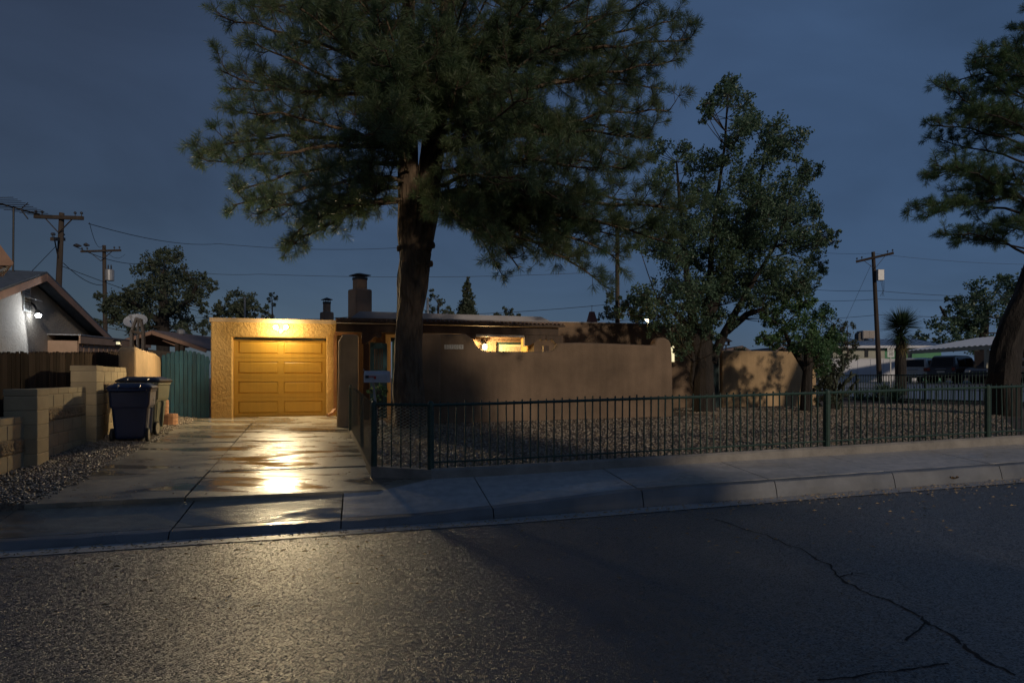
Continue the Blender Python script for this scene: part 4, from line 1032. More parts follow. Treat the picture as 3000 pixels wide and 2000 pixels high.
for a_, b_ in (((245, 717), (262, 719)), ((215, 719), (238, 721))):
    p_.part('string_insulator', MB().tube([PX(*a_, Yp), PX(a_[0]*.6+b_[0]*.4, a_[1], Yp), PX(*b_, Yp)], [.03, .10, .03], 8), M['insul'])
Yq = 46
q_ = pole('thinner brown utility pole with a grey transformer left of the dark tree', Yq, (305, 719), (307, 870), .125, [((238, 737), (362, 736), .14, .12, .15)])
tc = PX(321, 806, Yq-.1)
q_.part('transformer', MB().lathe([(.16, -.42), (.30, -.40), (.31, .36), (.26, .42), (.1, .44)], 14, tuple(tc)), M['grey_metal'])
for dx in (-.1, .12): q_.part('bushing', MB().lathe([(.03, 0), (.07, .06), (.03, .14), (.06, .2), (.02, .36)], 8, (tc.x+dx, tc.y, tc.z+.43)), M['insul'])
Yr = 48
r__ = pole('slim dark utility pole with a small crossarm beside the yucca tree', Yr, (2558, 738), (2576, 1098), .13, [((2516, 764), (2600, 747), .17, .13, .6)], gz_=1.0)
r__.part('switch_box', MB().bbox(PX(2561, 790, Yr).x, PX(2580, 790, Yr).x, Yr-.5, Yr-.2, PX(0, 824, Yr).z, PX(0, 792, Yr).z, .03), M['grey_metal'])
for q in range(3): r__.part('drop_wire', MB().tube([PX(2570+q*5, 793, Yr-.3), PX(2580+q*5, 820, Yr-.3), PX(2586+q*2, 850, Yr-.3), PX(2590-q*6, 868, Yr-.2)], .012, 4), M['wire'])
pole('rust-brown utility pole rising behind the flat roof under the pine boughs', 34, (1808, 640), (1809, 945), .10, [((1770, 655), (1846, 655), .12, .10, .1)])
def line(label, pts, r=.010, sag=0.0):
    ps = []
    for (x0, y0, Y0), (x1, y1, Y1) in zip(pts[:-1], pts[1:]):
        a, b_ = PX(x0, y0, Y0), PX(x1, y1, Y1)
        for k in range(10):
            t = k/10; p = a.lerp(b_, t); p.z -= sag*4*t*(1-t); ps.append(p)
    ps.append(PX(*pts[-1]))
    solo('power_line', MB().tube(ps, r, 4), M['wire'], label, 'wire', MW, tuple(ps[0]), 'overhead lines')
line('thin overhead line from the big left pole past the dark tree top', [(259, 655, Yp), (640, 714, 55), (1230, 722, 60)], .018, .4)
line('overhead line just above the large chimney cap', [(214, 719, Yp), (420, 772, 44), (760, 803, 44), (1800, 795, 44)], .018, .3)
line('overhead line low across the flat roof behind the chimneys', [(170, 775, Yp), (640, 925, 40), (1040, 927, 36), (1800, 890, 36)], .016, .2)
line('overhead line sloping from the big pole down behind the thinner pole', [(185, 770, Yp), (300, 835, Yq)], .022, .3)
line('guy wire falling left of the big pole to the gable roof', [(165, 720, Yp), (85, 803, 24)], .016, 0)
line('overhead line slanting from the crossarm end to the thinner pole', [(262, 652, Yp), (300, 720, 38), (366, 745, Yq)], .012, .5)
line('upper overhead line right of the slim pole', [(2340, 730, 60), (2558, 742, Yr), (3050, 775, 48)], .010, .2)
line('middle overhead line right of the slim pole', [(2300, 838, 60), (2565, 851, Yr), (3050, 868, 48)], .016, .2)
line('lower overhead line crossing behind the yucca crown', [(2360, 880, 60), (2572, 876, Yr), (3050, 877, 48)], .016, .1)
line('lowest overhead line crossing behind the yucca crown', [(2330, 935, 60), (2574, 922, Yr), (3050, 930, 48)], .016, .1)
line('slanting guy wire left of the slim pole', [(2552, 775, Yr), (2475, 945, 55)], .012, 0)
line('pale wire running left from the garage roof edge', [(516, 930, 17), (617, 930, 15.7)], .006, 0)

# ------------------------------------------------------------------ front yard fence
def wires(mb, A, B, z0f, z1f, pitch=.06, r=.0022):
    """diagonal chain-link wires between plan points A and B (s, n)"""
    L = math.hypot(B[0]-A[0], B[1]-A[1]); H = .95
    for sgn in (1, -1):
        k = -H
        while k < L+H:
            pts = []
            # wire x = k + t, z = t (or reversed), t from 0 to H
            x0, x1 = (k, k+H) if sgn > 0 else (k+H, k)
            t0 = 0; t1 = 1
            xs = [x0, x1]
            ta = clamp((0-x0)/(x1-x0)); tb = clamp((L-x0)/(x1-x0)); t0, t1 = min(ta, tb), max(ta, tb)
            if t1-t0 > .02:
                seg = []
                for t in (t0, t1):
                    x = lerp(x0, x1, t); f = x/L; s = lerp(A[0], B[0], f); n = lerp(A[1], B[1], f)
                    seg.append((s, n, lerp(z0f(f), z1f(f), t)))
                mb.tube(seg, r, 3)
            k += pitch*1.41
fe = T('yard_fence', 'green picket fence on a low concrete kerb along the sidewalk', 'fence', MF, (2, 1.6, .2))
C1 = (-1.33, 2.14); C2 = (-.64, 1.60)
def fb(s): return .232 + zs(s)*1.08
def ft(s): return fb(s) + .925
SE = 17.0
bw_ = MB(); us = frange(C2[0], SE, 70)
def bp(s, j):
    jg = .012*noise.noise(Vector((s*3, j, 0)))
    return [(s, 1.60+jg, fb(s)-.12), (s, 1.605+jg, fb(s)+.10), (s, 1.64, fb(s)+.125+jg), (s, 1.74, fb(s)+.12), (s, 1.76, fb(s)-.12)][j]
bw_.grid(us, list(range(5)), bp)
fe.part('base_kerb', bw_, M['wall_base'])
bw2 = MB().prism([(C1[0]-.04, C1[1]-.02), (C2[0], C2[1]), (C2[0]+.10, C2[1]+.14), (C1[0]+.05, C1[1]+.11)], 'z', .05, fb(-1)+.115)
fe.part('base_kerb', bw2, M['wall_base'])
fe.part('rail', MB().tube([(s, 1.68, ft(s)) for s in frange(C2[0], SE, 40)], .021, 6), M['green_iron'])
fe.part('rail', MB().tube([(s, 1.68, fb(s)+.20) for s in frange(C2[0], SE, 40)], .012, 6), M['green_iron'])
fe.part('rail', MB().tube([(C1[0], C1[1], ft(-1.2)), (C2[0], 1.68, ft(C2[0]))], .021, 6), M['green_iron'])
pk = MB().box(-.008, .008, -.008, .008, -.84, .035).mesh('picket', M['green_iron'])
pkb = MB().box(-.008, .008, -.008, .008, -.84, .05).mesh('picket', M['green_iron'])
s = C2[0]+.12; i = 0
while s < SE:
    fe.inst('picket', random.choice((pk, pkb)), (s, 1.68+.018, ft(s)+random.uniform(-.008, .010)), rot=(random.gauss(0, .006), random.gauss(0, .010), random.uniform(0, .4))); s += .109+random.uniform(-.004, .004); i += 1
for i in range(5):
    t = (i+.9)/6; fe.inst('picket', pk, (lerp(C1[0], C2[0], t), lerp(C1[1], 1.68, t)+.018, ft(-1)))
post = MB().lathe([(.034, -1.1), (.034, -.01), (.028, .02), (.012, .035)], 10).mesh('post', M['green_iron'])
for s in (C2[0], 5.28, 8.35, 11.4, 14.4, SE): fe.inst('post', post, (s, 1.68, ft(s)+.015), scale=(1.25, 1.25, 1))
fe.part('chain_link', (lambda m: (wires(m, C1, (C2[0], 1.68), lambda f: fb(-1)+.45, lambda f: ft(-1)-.01), m)[1])(MB()), M['galv'], kind='stuff')
# corner post and the chain-link run up the drive
cf = T('chain_link_fence', 'sagging dark green chain-link fence along the right side of the drive', 'fence', MF, (-1.5, 4.5, .2))
A_, B_ = C1, (-1.69, 7.25)
cz0 = lambda f: lerp(.22, .40, f)+.02; cz1 = lambda f: lerp(1.135, 1.30, f)+.03*math.sin(f*3.1416)-.02
m = MB(); wires(m, A_, B_, cz0, cz1, .064, .0017); cf.part('mesh', m, M['wire_green'], kind='stuff')
m = MB()
for i in range(90):
    f = i/89; s, n = lerp(A_[0], B_[0], f), lerp(A_[1], B_[1], f)
    for d in (-1, 1): m.tube([(s, n, cz1(f)-.01), (s+random.uniform(-.01, .01), n+d*.022, cz1(f)+.035)], .002, 3)
cf.part('wire_tip', m, M['wire_green'], kind='stuff')
cp_ = MB().lathe([(.040, -1.15), (.040, -.01), (.032, .03), (.014, .045)], 12).mesh('post', M['green_iron'])
cf.inst('post', cp_, (A_[0], A_[1], 1.15)); cf.inst('post', cp_, (B_[0], B_[1]+.03, 1.30), scale=(.9, .9, 1)); 
cf.inst('post', cp_, (lerp(A_[0], B_[0], .5)+.04, lerp(A_[1], B_[1], .5), 1.18), scale=(.7, .7, 1))
# mailbox
mbx = T('mailbox', 'white mailbox with a red flag on a leaning metal post', 'mailbox', MW, tuple(PX(1102, 1195, 9.4)))
Ym = 9.4; a, b_ = PX(1071, 1120, Ym), PX(1141, 1086, Ym); r_ = .085
pr = [(Ym-r_, a.z), (Ym+r_, a.z), (Ym+r_, b_.z-.07)] + [(Ym+r_*math.cos(R(k)), b_.z-.07+.07*math.sin(R(k))) for k in range(15, 180, 15)] + [(Ym-r_, b_.z-.07)]
mbx.part('box', MB().prism(pr, 'x', a.x+.012, b_.x), M['mailbox'])
mbx.part('door', MB().prism([(y if abs(y-Ym) < r_ else Ym+(y-Ym)*1.03, z) for y, z in pr], 'x', a.x-.006, a.x+.011), M['white'])
mbx.part('latch', MB().tube([(a.x-.006, Ym, b_.z-.005), (a.x-.03, Ym, b_.z+.01), (a.x-.03, Ym, b_.z+.028)], .007, 5), M['grey_metal'])
fz = PX(0, 1103, Ym).z; fx0, fx1 = PX(1078, 0, Ym).x, PX(1106, 0, Ym).x
mbx.part('flag_mount', MB().box(PX(1075, 0, Ym).x, PX(1084, 0, Ym).x, Ym-r_-.014, Ym-r_-.001, fz-.022, fz+.018), M['black_metal'])
mbx.part('flag', MB().box(fx0+.03, fx1, Ym-r_-.010, Ym-r_-.003, fz-.004, fz+.008).box(fx1-.035, fx1-.002, Ym-r_-.0105, Ym-r_-.0025, fz-.035, fz-.005), M['red_flag'])
mbx.part('post', MB().bar(PX(1093, 1120, Ym), PX(1104, 1215, Ym), .03), M['grey_metal'])
# stone and young plant in the entry bed
rk = MB(); 
rk.lathe([(.02, 0), (.10, .01), (.12, .05), (.09, .10), (.03, .13)], 9, tuple(on_ground(1116, 1250, Hy2)))
rk.v = [tuple(Vector(v_)+Vector((noise.noise(Vector(v_)*7), noise.noise(Vector(v_)*7+Vector((3, 1, 2))), noise.noise(Vector(v_)*9)))*.03) for v_ in rk.v]
solo('stone', rk, M['rock'], 'pale rounded stone inside the fence corner', 'stone', MF, tuple(on_ground(1116, 1250, Hy2)))

# ------------------------------------------------------------------ side street fence, far wall and gate on the right
sf = T('side_fence', 'green picket and chain-link fence along the far side of the gravel yard', 'fence', MF, (17, 9, .6))
fn0, fn1 = 1.75, 16.5
def sb(n): return Hyard(17, n)-.01
sf.part('base_kerb', MB().prism([(n, sb(n)+.10) for n in frange(fn0, fn1, 12)]+[(n, sb(n)-.2) for n in frange(fn1, fn0, 12)], 'x', 16.94, 17.06), M['wall_base'])
sf.part('rail', MB().tube([(17, n, sb(n)+.98) for n in frange(fn0, fn1, 12)], .022, 6), M['green_iron'])
pk2 = MB().box(-.009, .009, -.009, .009, -.88, .03).mesh('picket', M['green_iron'])
n = fn0+.1
while n < fn1: sf.inst('picket', pk2, (17, n, sb(n)+.98+random.uniform(-.01, .02)), rot=(random.gauss(0, .01), random.gauss(0, .006), 0)); n += .115
for n in frange(fn0+.05, fn1, 6): sf.inst('post', post, (17, n, sb(n)+1.0), scale=(1.2, 1.2, 1))
gw = T('garden_wall', 'tan stucco garden wall right of the house, crossed by tree shadows', 'wall', MF, (10, 11.3, .5))
w0, w1 = XF(2116, 11.3), XF(2392, 11.3)
o = gw.part('wall', MB().prism([(w0, .3), (w0, 2.36), (w1-.05, 2.36), (w1, 2.30), (w1, .3)], 'y', 11.3, 11.5), M['stucco_old'])
b = o.modifiers.new('bevel', 'BEVEL'); b.width = .04; b.segments = 2
bgt = T('back_gate', 'dark teal board gate between the house and the garden wall', 'gate', MF, (w0-.3, 11.4, .5))
for i in range(4):
    x0 = hr+.03+i*(w0-hr-.06)/4; x1 = hr+.03+(i+1)*(w0-hr-.06)/4-.008
    bgt.part('board', MB().box(x0, x1, 11.42, 11.45, .5, 2.22), M['teal_dark'])
bgt.part('rail', MB().box(hr+.02, w0-.02, 11.455, 11.49, 1.9, 2.0), M['teal_dark'])

# side street and the lots across it
st = MB(); st.grid(frange(19.0, 27.5, 5), [2.2, 5, 9, 14, 20, 30, 60, 140], lambda s, n: (s, n, Hyard(s, n)+.03))
struct('side_street', st, M['asphalt_far'], MF)
dv_ = MB(); dv_.grid(frange(28, 46, 6), [12, 18, 24, 30, 40], lambda s, n: (s, n, Hyard(s, n)+.045))
struct('far_drive', dv_, M['asphalt_far'], MF)
GZR = 1.05
# white panel wall
ww = T('white_wall', 'pale metal panel wall across the side street', 'wall', MW, (PX(2560, 1100, 53).x, 53, GZR))
x0, x1 = PX(2400, 0, 53).x, PX(2700, 0, 53).x; zt = PX(0, 1052, 53).z; k = (x1-x0)/8
for i in range(8): ww.part('panel', MB().bbox(x0+i*k+.012, x0+(i+1)*k-.012, 53, 53.08, GZR-.3, zt-.02*(i % 2), .015), M['white_wall'])
ww.part('cap_rail', MB().box(x0, x1, 52.97, 53.12, zt+.002, zt+.06), M['white_wall'])
# house with a blue metal roof
bh = T('blue_roof_house', 'pale house with a blue metal roof and a green wall section', 'house', MW, (PX(2560, 1100, 58).x, 58, GZR))
Yb = 56; X = lambda x: PX(x, 0, Yb).x; Z = lambda v_: PX(0, v_, Yb).z
bh.part('wall', MB().box(X(2440), X(2592), Yb, Yb+7, GZR-.5, Z(1016)), M['pale_wall'])
bh.part('wall', MB().box(X(2592)+.01, X(2760), Yb+.1, Yb+7, GZR-.5, Z(1016)), M['green_wall'])
bh.part('window', MB().box(X(2533), X(2543), Yb-.05, Yb-.002, Z(1046), Z(1022)), M['glass_dark'])
rf = bh.part('roof', MB().prism([(Yb-.6, Z(1014)), (Yb+4, Z(985)), (Yb+8.5, Z(1014)), (Yb+8.5, Z(1017)), (Yb+4, Z(988)), (Yb-.6, Z(1017))], 'x', X(2425), X(2765)), M['blue_roof'])
bh.part('fascia', MB().box(X(2425), X(2765), Yb-.66, Yb-.61, Z(1020), Z(1013)), M['white_wall'])
for i in range(16): 
    x = X(2430)+i*(X(2760)-X(2430))/15; bh.part('seam', MB().bar((x, Yb-.6, Z(1014)+.02), (x, Yb+4, Z(985)+.02), .04, .05), M['blue_roof'], rf)
ck = T('roof_cooler', 'boxy beige evaporative cooler on the blue metal roof', 'air cooler', MW, (PX(2538, 990, 59).x, 59, PX(0, 990, 59).z))
x0, x1, z0, z1 = PX(2521, 0, 59).x, PX(2556, 0, 59).x, PX(0, 992, 59).z, PX(0, 969, 59).z
ck.part('cabinet', MB().bbox(x0, x1, 58.6, 59.7, z0, z1, .03), M['cooler'])
for i in range(6): ck.part('louvre', MB().box(x0+.06, (x0+x1)/2-.03, 58.56, 58.597, z0+.06+i*(z1-z0-.1)/6, z0+.06+(i+.6)*(z1-z0-.1)/6).box((x0+x1)/2+.03, x1-.06, 58.56, 58.597, z0+.06+i*(z1-z0-.1)/6, z0+.06+(i+.6)*(z1-z0-.1)/6), M['cooler'])
ck.part('duct', MB().prism([(x0-.30, z0-.2), (x0-.004, z0-.2), (x0-.004, z1-.15), (x0-.2, z1-.15), (x0-.3, z1-.35)], 'y', 58.8, 59.5), M['black_metal'])
ck.part('leg', MB().box(x0+.05, x0+.12, 58.7, 58.77, z0-.4, z0).box(x1-.12, x1-.05, 58.7, 58.77, z0-.4, z0), M['black_metal'])
# carport
cpt = T('carport', 'open carport with a ribbed pale metal roof across the side street', 'carport', MW, (PX(2780, 1110, 42).x, 42, GZR))
A3, B3 = PX(2655, 1035, 49), PX(3080, 1035, 35.5); A3.z = B3.z = 3.48
dn = Vector((B3.y-A3.y, -(B3.x-A3.x), 0)).normalized(); dn = dn if dn.x > 0 else -dn
up = Vector((0, 0, 1.0)); nr = 26
cr_ = MB()
vs = []; 
for i in range(nr*4+1):
    f = i/(nr*4); p = A3.lerp(B3, f); h = (.05 if i % 4 in (1, 2) else 0)
    vs += [p+Vector((0, 0, .12+h)), p+dn*5.5+up+Vector((0, 0, .12+h)), p+Vector((0, 0, .10+h)), p+dn*5.5+up+Vector((0, 0, .10+h))]
fs = []
for i in range(nr*4): b0 = i*4; fs += [(b0, b0+4, b0+5, b0+1), (b0+2, b0+3, b0+7, b0+6), (b0, b0+2, b0+6, b0+4)]
cpt.part('roof', cr_.add(vs, fs), M['carport_roof'])
cpt.part('beam', MB().bar(A3+dn*.08+Vector((0, 0, -.02)), B3+dn*.08+Vector((0, 0, -.02)), .1, .24), M['pale_wall'])
for f in (.02, .62, .98):
    p = A3.lerp(B3, f)+dn*.12
    cpt.part('post', MB().bar(Vector((p.x, p.y, GZR-.4)), Vector((p.x, p.y, 3.34)), .2), M['pale_wall'])
p, q = A3+dn*5.4, B3+dn*5.4
cpt.part('back_wall', MB().bar(p+Vector((0, 0, -1.2)), q+Vector((0, 0, -1.2)), .12, 2.6), M['fascia'])
def car(label, X0, Y0, rz, paint, tall=1.0):
    z0 = Hyard(*toF(Vector((X0, Y0, 0))))+.05
    t = T('parked_car', label, 'car', Matrix.Translation((X0, Y0, z0)) @ Matrix.Rotation(rz, 4, 'Z'), group='cars in the carport')
    # y- is the rear; outline in (y, z)
    low = [(-2.3, .45), (-2.36, .62), (-2.30, 1.02), (-2.2, 1.08), (1.0, 1.06), (2.1, .96), (2.32, .80), (2.35, .45), (1.9, .32), (-2.0, .32)]
    cab = [(-2.24, 1.07), (-2.02, 1.66*tall), (-1.8, 1.74*tall), (.1, 1.74*tall), (.45, 1.64*tall), (1.15, 1.05)]
    bd = t.part('body', MB().prism(low, 'x', -.92, .92), paint)
    bb = bd.modifiers.new('bevel', 'BEVEL'); bb.width = .07; bb.segments = 3
    c = MB(); n = len(cab)
    c.add([(-.88+.16*max(0, (z-1.05)/.7), y, z) for y, z in cab]+[(.88-.16*max(0, (z-1.05)/.7), y, z) for y, z in cab], [tuple(range(n)), tuple(range(2*n-1, n-1, -1))]+[(i, n+i, n+(i+1) % n, (i+1) % n) for i in range(n)])
    cb = t.part('cabin', c, paint)
    bb = cb.modifiers.new('bevel', 'BEVEL'); bb.width = .05; bb.segments = 2
    t.part('rear_window', MB().add([(-.70, -2.235, 1.16), (.70, -2.235, 1.16), (.62, -2.07, 1.60*tall), (-.62, -2.07, 1.60*tall), (-.70, -2.22, 1.16), (.70, -2.22, 1.16), (.62, -2.055, 1.60*tall), (-.62, -2.055, 1.60*tall)], [(0,1,2,3),(7,6,5,4),(0,4,5,1),(1,5,6,2),(2,6,7,3),(3,7,4,0)]), M['glass_dark'])
    for sx in (-1, 1):
        for y0, y1 in ((-1.75, -.75), (-.65, .35)):
            t.part('side_window', MB().add([(sx*.875, y0, 1.14), (sx*.875, y1, 1.14), (sx*.775, y1-.05, 1.58*tall), (sx*.775, y0+.1, 1.58*tall), (sx*.86, y0, 1.14), (sx*.86, y1, 1.14), (sx*.76, y1-.05, 1.58*tall), (sx*.76, y0+.1, 1.58*tall)], [(0,1,2,3),(7,6,5,4),(0,4,5,1),(1,5,6,2),(2,6,7,3),(3,7,4,0)]), M['glass_dark'])
        t.part('tail_light', MB().bbox(sx*.80-.10, sx*.80+.10, -2.385, -2.30, .82, 1.06, .02), M['tail'])
        for y in (-1.45, 1.45):
            wl = t.part('wheel', MB().lathe([(.22, sx*.94), (.34, sx*.92), (.36, sx*.82), (.34, sx*.70), (.2, sx*.68)], 18, (0, y, .36), 'x'), M['tyre'])
            t.part('rim', MB().lathe([(.05, sx*.955), (.21, sx*.945), (.21, sx*.93)], 12, (0, y, .36), 'x'), M['grey_metal'], wl)
        t.part('headlight', MB().bbox(sx*.66-.16, sx*.66+.16, 2.26, 2.34, .70, .84, .02), M['white'])
        t.part('mirror', MB().bbox(sx*1.0-.08, sx*1.0+.08, .62, .72, 1.05, 1.2, .02), paint)
    t.part('bumper', MB().bbox(-.93, .93, -2.46, -2.3, .42, .62, .04), paint)
    t.part('handle_bar', MB().bbox(-.35, .35, -2.40, -2.345, .93, .99, .015), M['grey_metal'])
    t.part('number_plate', MB().box(-.25, .25, -2.372, -2.35, .70, .83), M['tile'])
    return t
car('white car parked under the left end of the carport', 31.7, 47.2, R(-52), M['car_white'], 1.05)
car('dark car parked beside the white one in the carport', 32.2, 44.4, R(-60), M['car_dark'], 1.1)
car('dark car half hidden behind the leaning pine trunk', 32.6, 41.0, R(112), M['car_dark'], .95)
# speed limit sign
ss = T('speed_sign', 'white speed limit sign reading 30 beside the yucca', 'sign', MW, (PX(2610, 1120, 38).x, 38, 1.0))
sx0, sx1, sz0, sz1 = PX(2600, 0, 38).x, PX(2620, 0, 38).x, PX(0, 1046, 38).z, PX(0, 1018, 38).z
pl = ss.part('plate', MB().bbox(sx0, sx1, 38, 38.012, sz0, sz1, .003), M['sign_white'])
cx = (sx0+sx1)/2; hh = sz1-sz0
for body, size, fz_ in (('30', .30, .33), ('LIMIT', .115, .66), ('SPEED', .115, .85)):
    ss.inst('lettering', text_mesh('lettering', body, size, M['sign_black']), (cx, 37.997, sz0+hh*fz_), parent=pl, rot=(R(90), 0, 0))
ss.part('post', MB().box(cx-.03, cx+.03, 38.013, 38.06, .8, sz1-.05), M['grey_metal'])
# far roofs seen past the garden wall
def far_roof(label, x0, xr, x1, vr, ve, Y):
    t = T('far_house', label, 'house', MW, (PX((x0+x1)/2, 1100, Y).x, Y, .8))
    z = lambda v_: PX(0, v_, Y).z; xx = lambda x: PX(x, 0, Y).x
    t.part('wall', MB().box(xx(x0)+.4, xx(x1)-.4, Y+.3, Y+8, .3, z(ve)-.05), M['pale_wall'])
    t.part('roof', MB().prism([(xx(x0), z(ve)), (xx(xr), z(vr)), (xx(x1), z(ve)), (xx(x1), z(ve)-.15), (xx(xr), z(vr)-.15), (xx(x0), z(ve)-.15)], 'y', Y, Y+9), M['shingle_red'])
far_roof('distant brown gabled roof showing over the garden wall left end', 2085, 2175, 2215, 1012, 1034, 40)
far_roof('distant grey gabled roof peeking over the garden wall middle', 2262, 2290, 2340, 1014, 1032, 44)
bf = T('bird_feeder', 'small roofed bird feeder on a pole above the garden wall', 'bird feeder', MW, tuple(PX(2127, 1040, 24)))
q = PX(2127, 1012, 24)
bf.part('pole', MB().tube([Vector((q.x, q.y, .5)), q], .025, 6), M['pole'])
bf.part('tray', MB().box(q.x-.12, q.x+.12, q.y-.12, q.y+.12, q.z, q.z+.03), M['pole'])
bf.part('roof', MB().add([(q.x-.2, q.y-.2, q.z+.15), (q.x+.2, q.y-.2, q.z+.15), (q.x+.2, q.y+.2, q.z+.15), (q.x-.2, q.y+.2, q.z+.15), (q.x, q.y, q.z+.32)], [(3,2,1,0), (0,1,4), (1,2,4), (2,3,4), (3,0,4)]), M['pole'])
for dx in (-.1, .1): bf.part('stud', MB().box(q.x+dx-.015, q.x+dx+.015, q.y-.1, q.y+.1, q.z+.03, q.z+.15), M['pole'])

# ------------------------------------------------------------------ vegetation
def unit(a): return a/np.maximum(np.linalg.norm(a, axis=-1, keepdims=True), 1e-9)
def needles(P, D, K, l0, l1, wd, pmin=12, pmax=82, back=.12):
    P = np.array(P); D = unit(np.array(D)); n = len(P)
    r = unit(rng.normal(size=(n, K, 3)))
    perp = unit(r - (r*D[:, None]).sum(-1, keepdims=True)*D[:, None])
    ph = np.radians(rng.uniform(pmin, pmax, (n, K, 1)))
    d = D[:, None]*np.cos(ph) + perp*np.sin(ph)
    d[..., 2] -= .10; d = unit(d)
    base = P[:, None] - D[:, None]*rng.uniform(0, back, (n, K, 1))
    side = unit(np.cross(d, rng.normal(size=(n, K, 3))))*wd/2
    tip = base + d*rng.uniform(l0, l1, (n, K, 1))*rng.uniform(.65, 1.25, (n, 1, 1))
    mid = base*.45 + tip*.55
    V = np.stack([base, mid+side, tip, mid-side], 2).reshape(-1, 3)
    q = np.arange(n*K)*4
    return V, np.stack([q, q+1, q+2, q+3], 1)
def curve(a, b, c, n):
    return [a*(1-t)**2 + b*2*t*(1-t) + c*t*t for t in [i/(n-1) for i in range(n)]]
def rv(): 
    v = Vector((random.gauss(0, 1), random.gauss(0, 1), random.gauss(0, 1))); return v.normalized()
def pine(label, trunks, limbs, nm, K=40, l0=.11, l1=.20, sub=.26, sublen=.85, bark='bark', org=(0, 0, 0), start=.22, twl=(.12, .30), wd=.0075, rl=.0135, ntw=(5, 7)):
    t = T('pine_tree', label, 'tree', MW, org)
    tk = MB()
    for pts, rad in trunks:
        ps = []; rs = []
        for i in range(len(pts)-1):
            m_ = max(2, int((pts[i+1]-pts[i]).length/.16))
            for k in range(m_): ps.append(pts[i].lerp(pts[i+1], k/m_)); rs.append(lerp(rad[i], rad[i+1], k/m_)*(1+.05*noise.noise(ps[-1]*2.3)))
        ps.append(pts[-1]); rs.append(rad[-1])
        tk.tube(ps, rs, 20, .22)
    t.part('trunk', tk, M[bark])
    P = []; D = []; tw = MB()
    for a, m_, c in limbs:
        L = (c-a).length; n = max(5, int(L/.3)); ps = curve(a, m_, c, n)
        ps = [p + rv()*.05*min(1, i/3) for i, p in enumerate(ps)]
        r0 = .010+rl*L
        lb = MB().tube(ps, [lerp(r0, .012, (i/(n-1))**.7) for i in range(n)], 7)
        t.part('limb', lb, M[bark], smooth=True)
        d = start*L; sg = 1
        while d < L:
            f = d/L*(n-1); i = min(int(f), n-2); p = ps[i].lerp(ps[i+1], f-i); ld = (ps[i+1]-ps[i]).normalized()
            sd_ = ld.cross(Vector((0, 0, 1))); sd_ = sd_.normalized() if sd_.length > .1 else rv()
            sl_ = sublen*random.uniform(.5, 1.25)*lerp(1.1, .55, d/L)
            dr_ = (ld*random.uniform(.3, .8) + sd_*sg*random.uniform(.3, 1.0) + Vector((0, 0, random.uniform(-.35, .75)))).normalized()
            e = p + dr_*sl_ + Vector((0, 0, random.uniform(-.05, .16))); qs = curve(p, p+dr_*sl_*.5+Vector((0, 0, -.06)), e, 5)
            tw.tube(qs, [.013, .011, .009, .007, .005], 4)
            P.append(tuple(e)); D.append(tuple((qs[-1]-qs[-2]).normalized()+Vector((0, 0, .15))))
            for k in range(random.randint(*ntw)):
                b0 = qs[random.choice((1, 2, 2, 3, 3))]; td = (dr_*random.uniform(.2, 1)+rv()*.8+Vector((0, 0, .2))).normalized()
                te = b0+td*random.uniform(*twl)
                tw.tube([b0, te], [.006, .004], 3); P.append(tuple(te)); D.append(tuple(td))
            sg = -sg; d += sub*random.uniform(.6, 1.4)
        P.append(tuple(ps[-1])); D.append(tuple((ps[-1]-ps[-2]).normalized()))
    o3 = Vector(org)
    cr = t.part('crown', np_mesh('crown', *(lambda VT: (VT[0]-np.array(o3), VT[1]))(needles(P, D, K, l0, l1, wd)), M[nm]), None, kind='stuff')
    t.part('twigs', tw, M['bark_thin'], kind='stuff')
    return t
# the big pine in the front yard
YP = 12.0
base = PX(1196, 1285, YP); base.z = .30
pA = [base, PX(1195, 1180, YP), PX(1197, 1000, YP), PX(1206, 860, YP), PX(1215, 740, YP)]
stA = [PX(1203, 770, YP), PX(1197, 640, YP), PX(1196, 450, YP-.05), PX(1190, 200, YP-.1), PX(1200, -100, YP-.1), PX(1215, -420, YP)]
stB = [PX(1224, 770, YP+.05), PX(1244, 640, YP+.1), PX(1264, 450, YP+.15), PX(1292, 200, YP+.3), PX(1325, -120, YP+.4), PX(1345, -560, YP+.4)]
wpx = YP/1800
trk = [(pA, [50*wpx, 44*wpx, 39*wpx, 41*wpx, 47*wpx]), (stA, [34*wpx, 31*wpx, 28*wpx, 24*wpx, 15*wpx, 4*wpx]), (stB, [36*wpx, 37*wpx, 35*wpx, 28*wpx, 18*wpx, 4*wpx])]
for x, y, r_ in ((1163, 728, 10), (1272, 718, 11), (1266, 772, 10), (1225, 772, 8)):
    k = PX(x, y, YP-.1 if x != 1225 else YP-.36); c0 = PX(1217, y+4, YP); trk.append(([c0, c0.lerp(k, .7), k], [r_*1.6*wpx, r_*1.1*wpx, r_*.8*wpx]))
def on_stem(st, z):
    for a, b_ in zip(st[:-1], st[1:]):
        if a.z <= z <= b_.z: return a.lerp(b_, (z-a.z)/(b_.z-a.z))
    return st[-1].copy() if z > st[-1].z else st[0].copy()
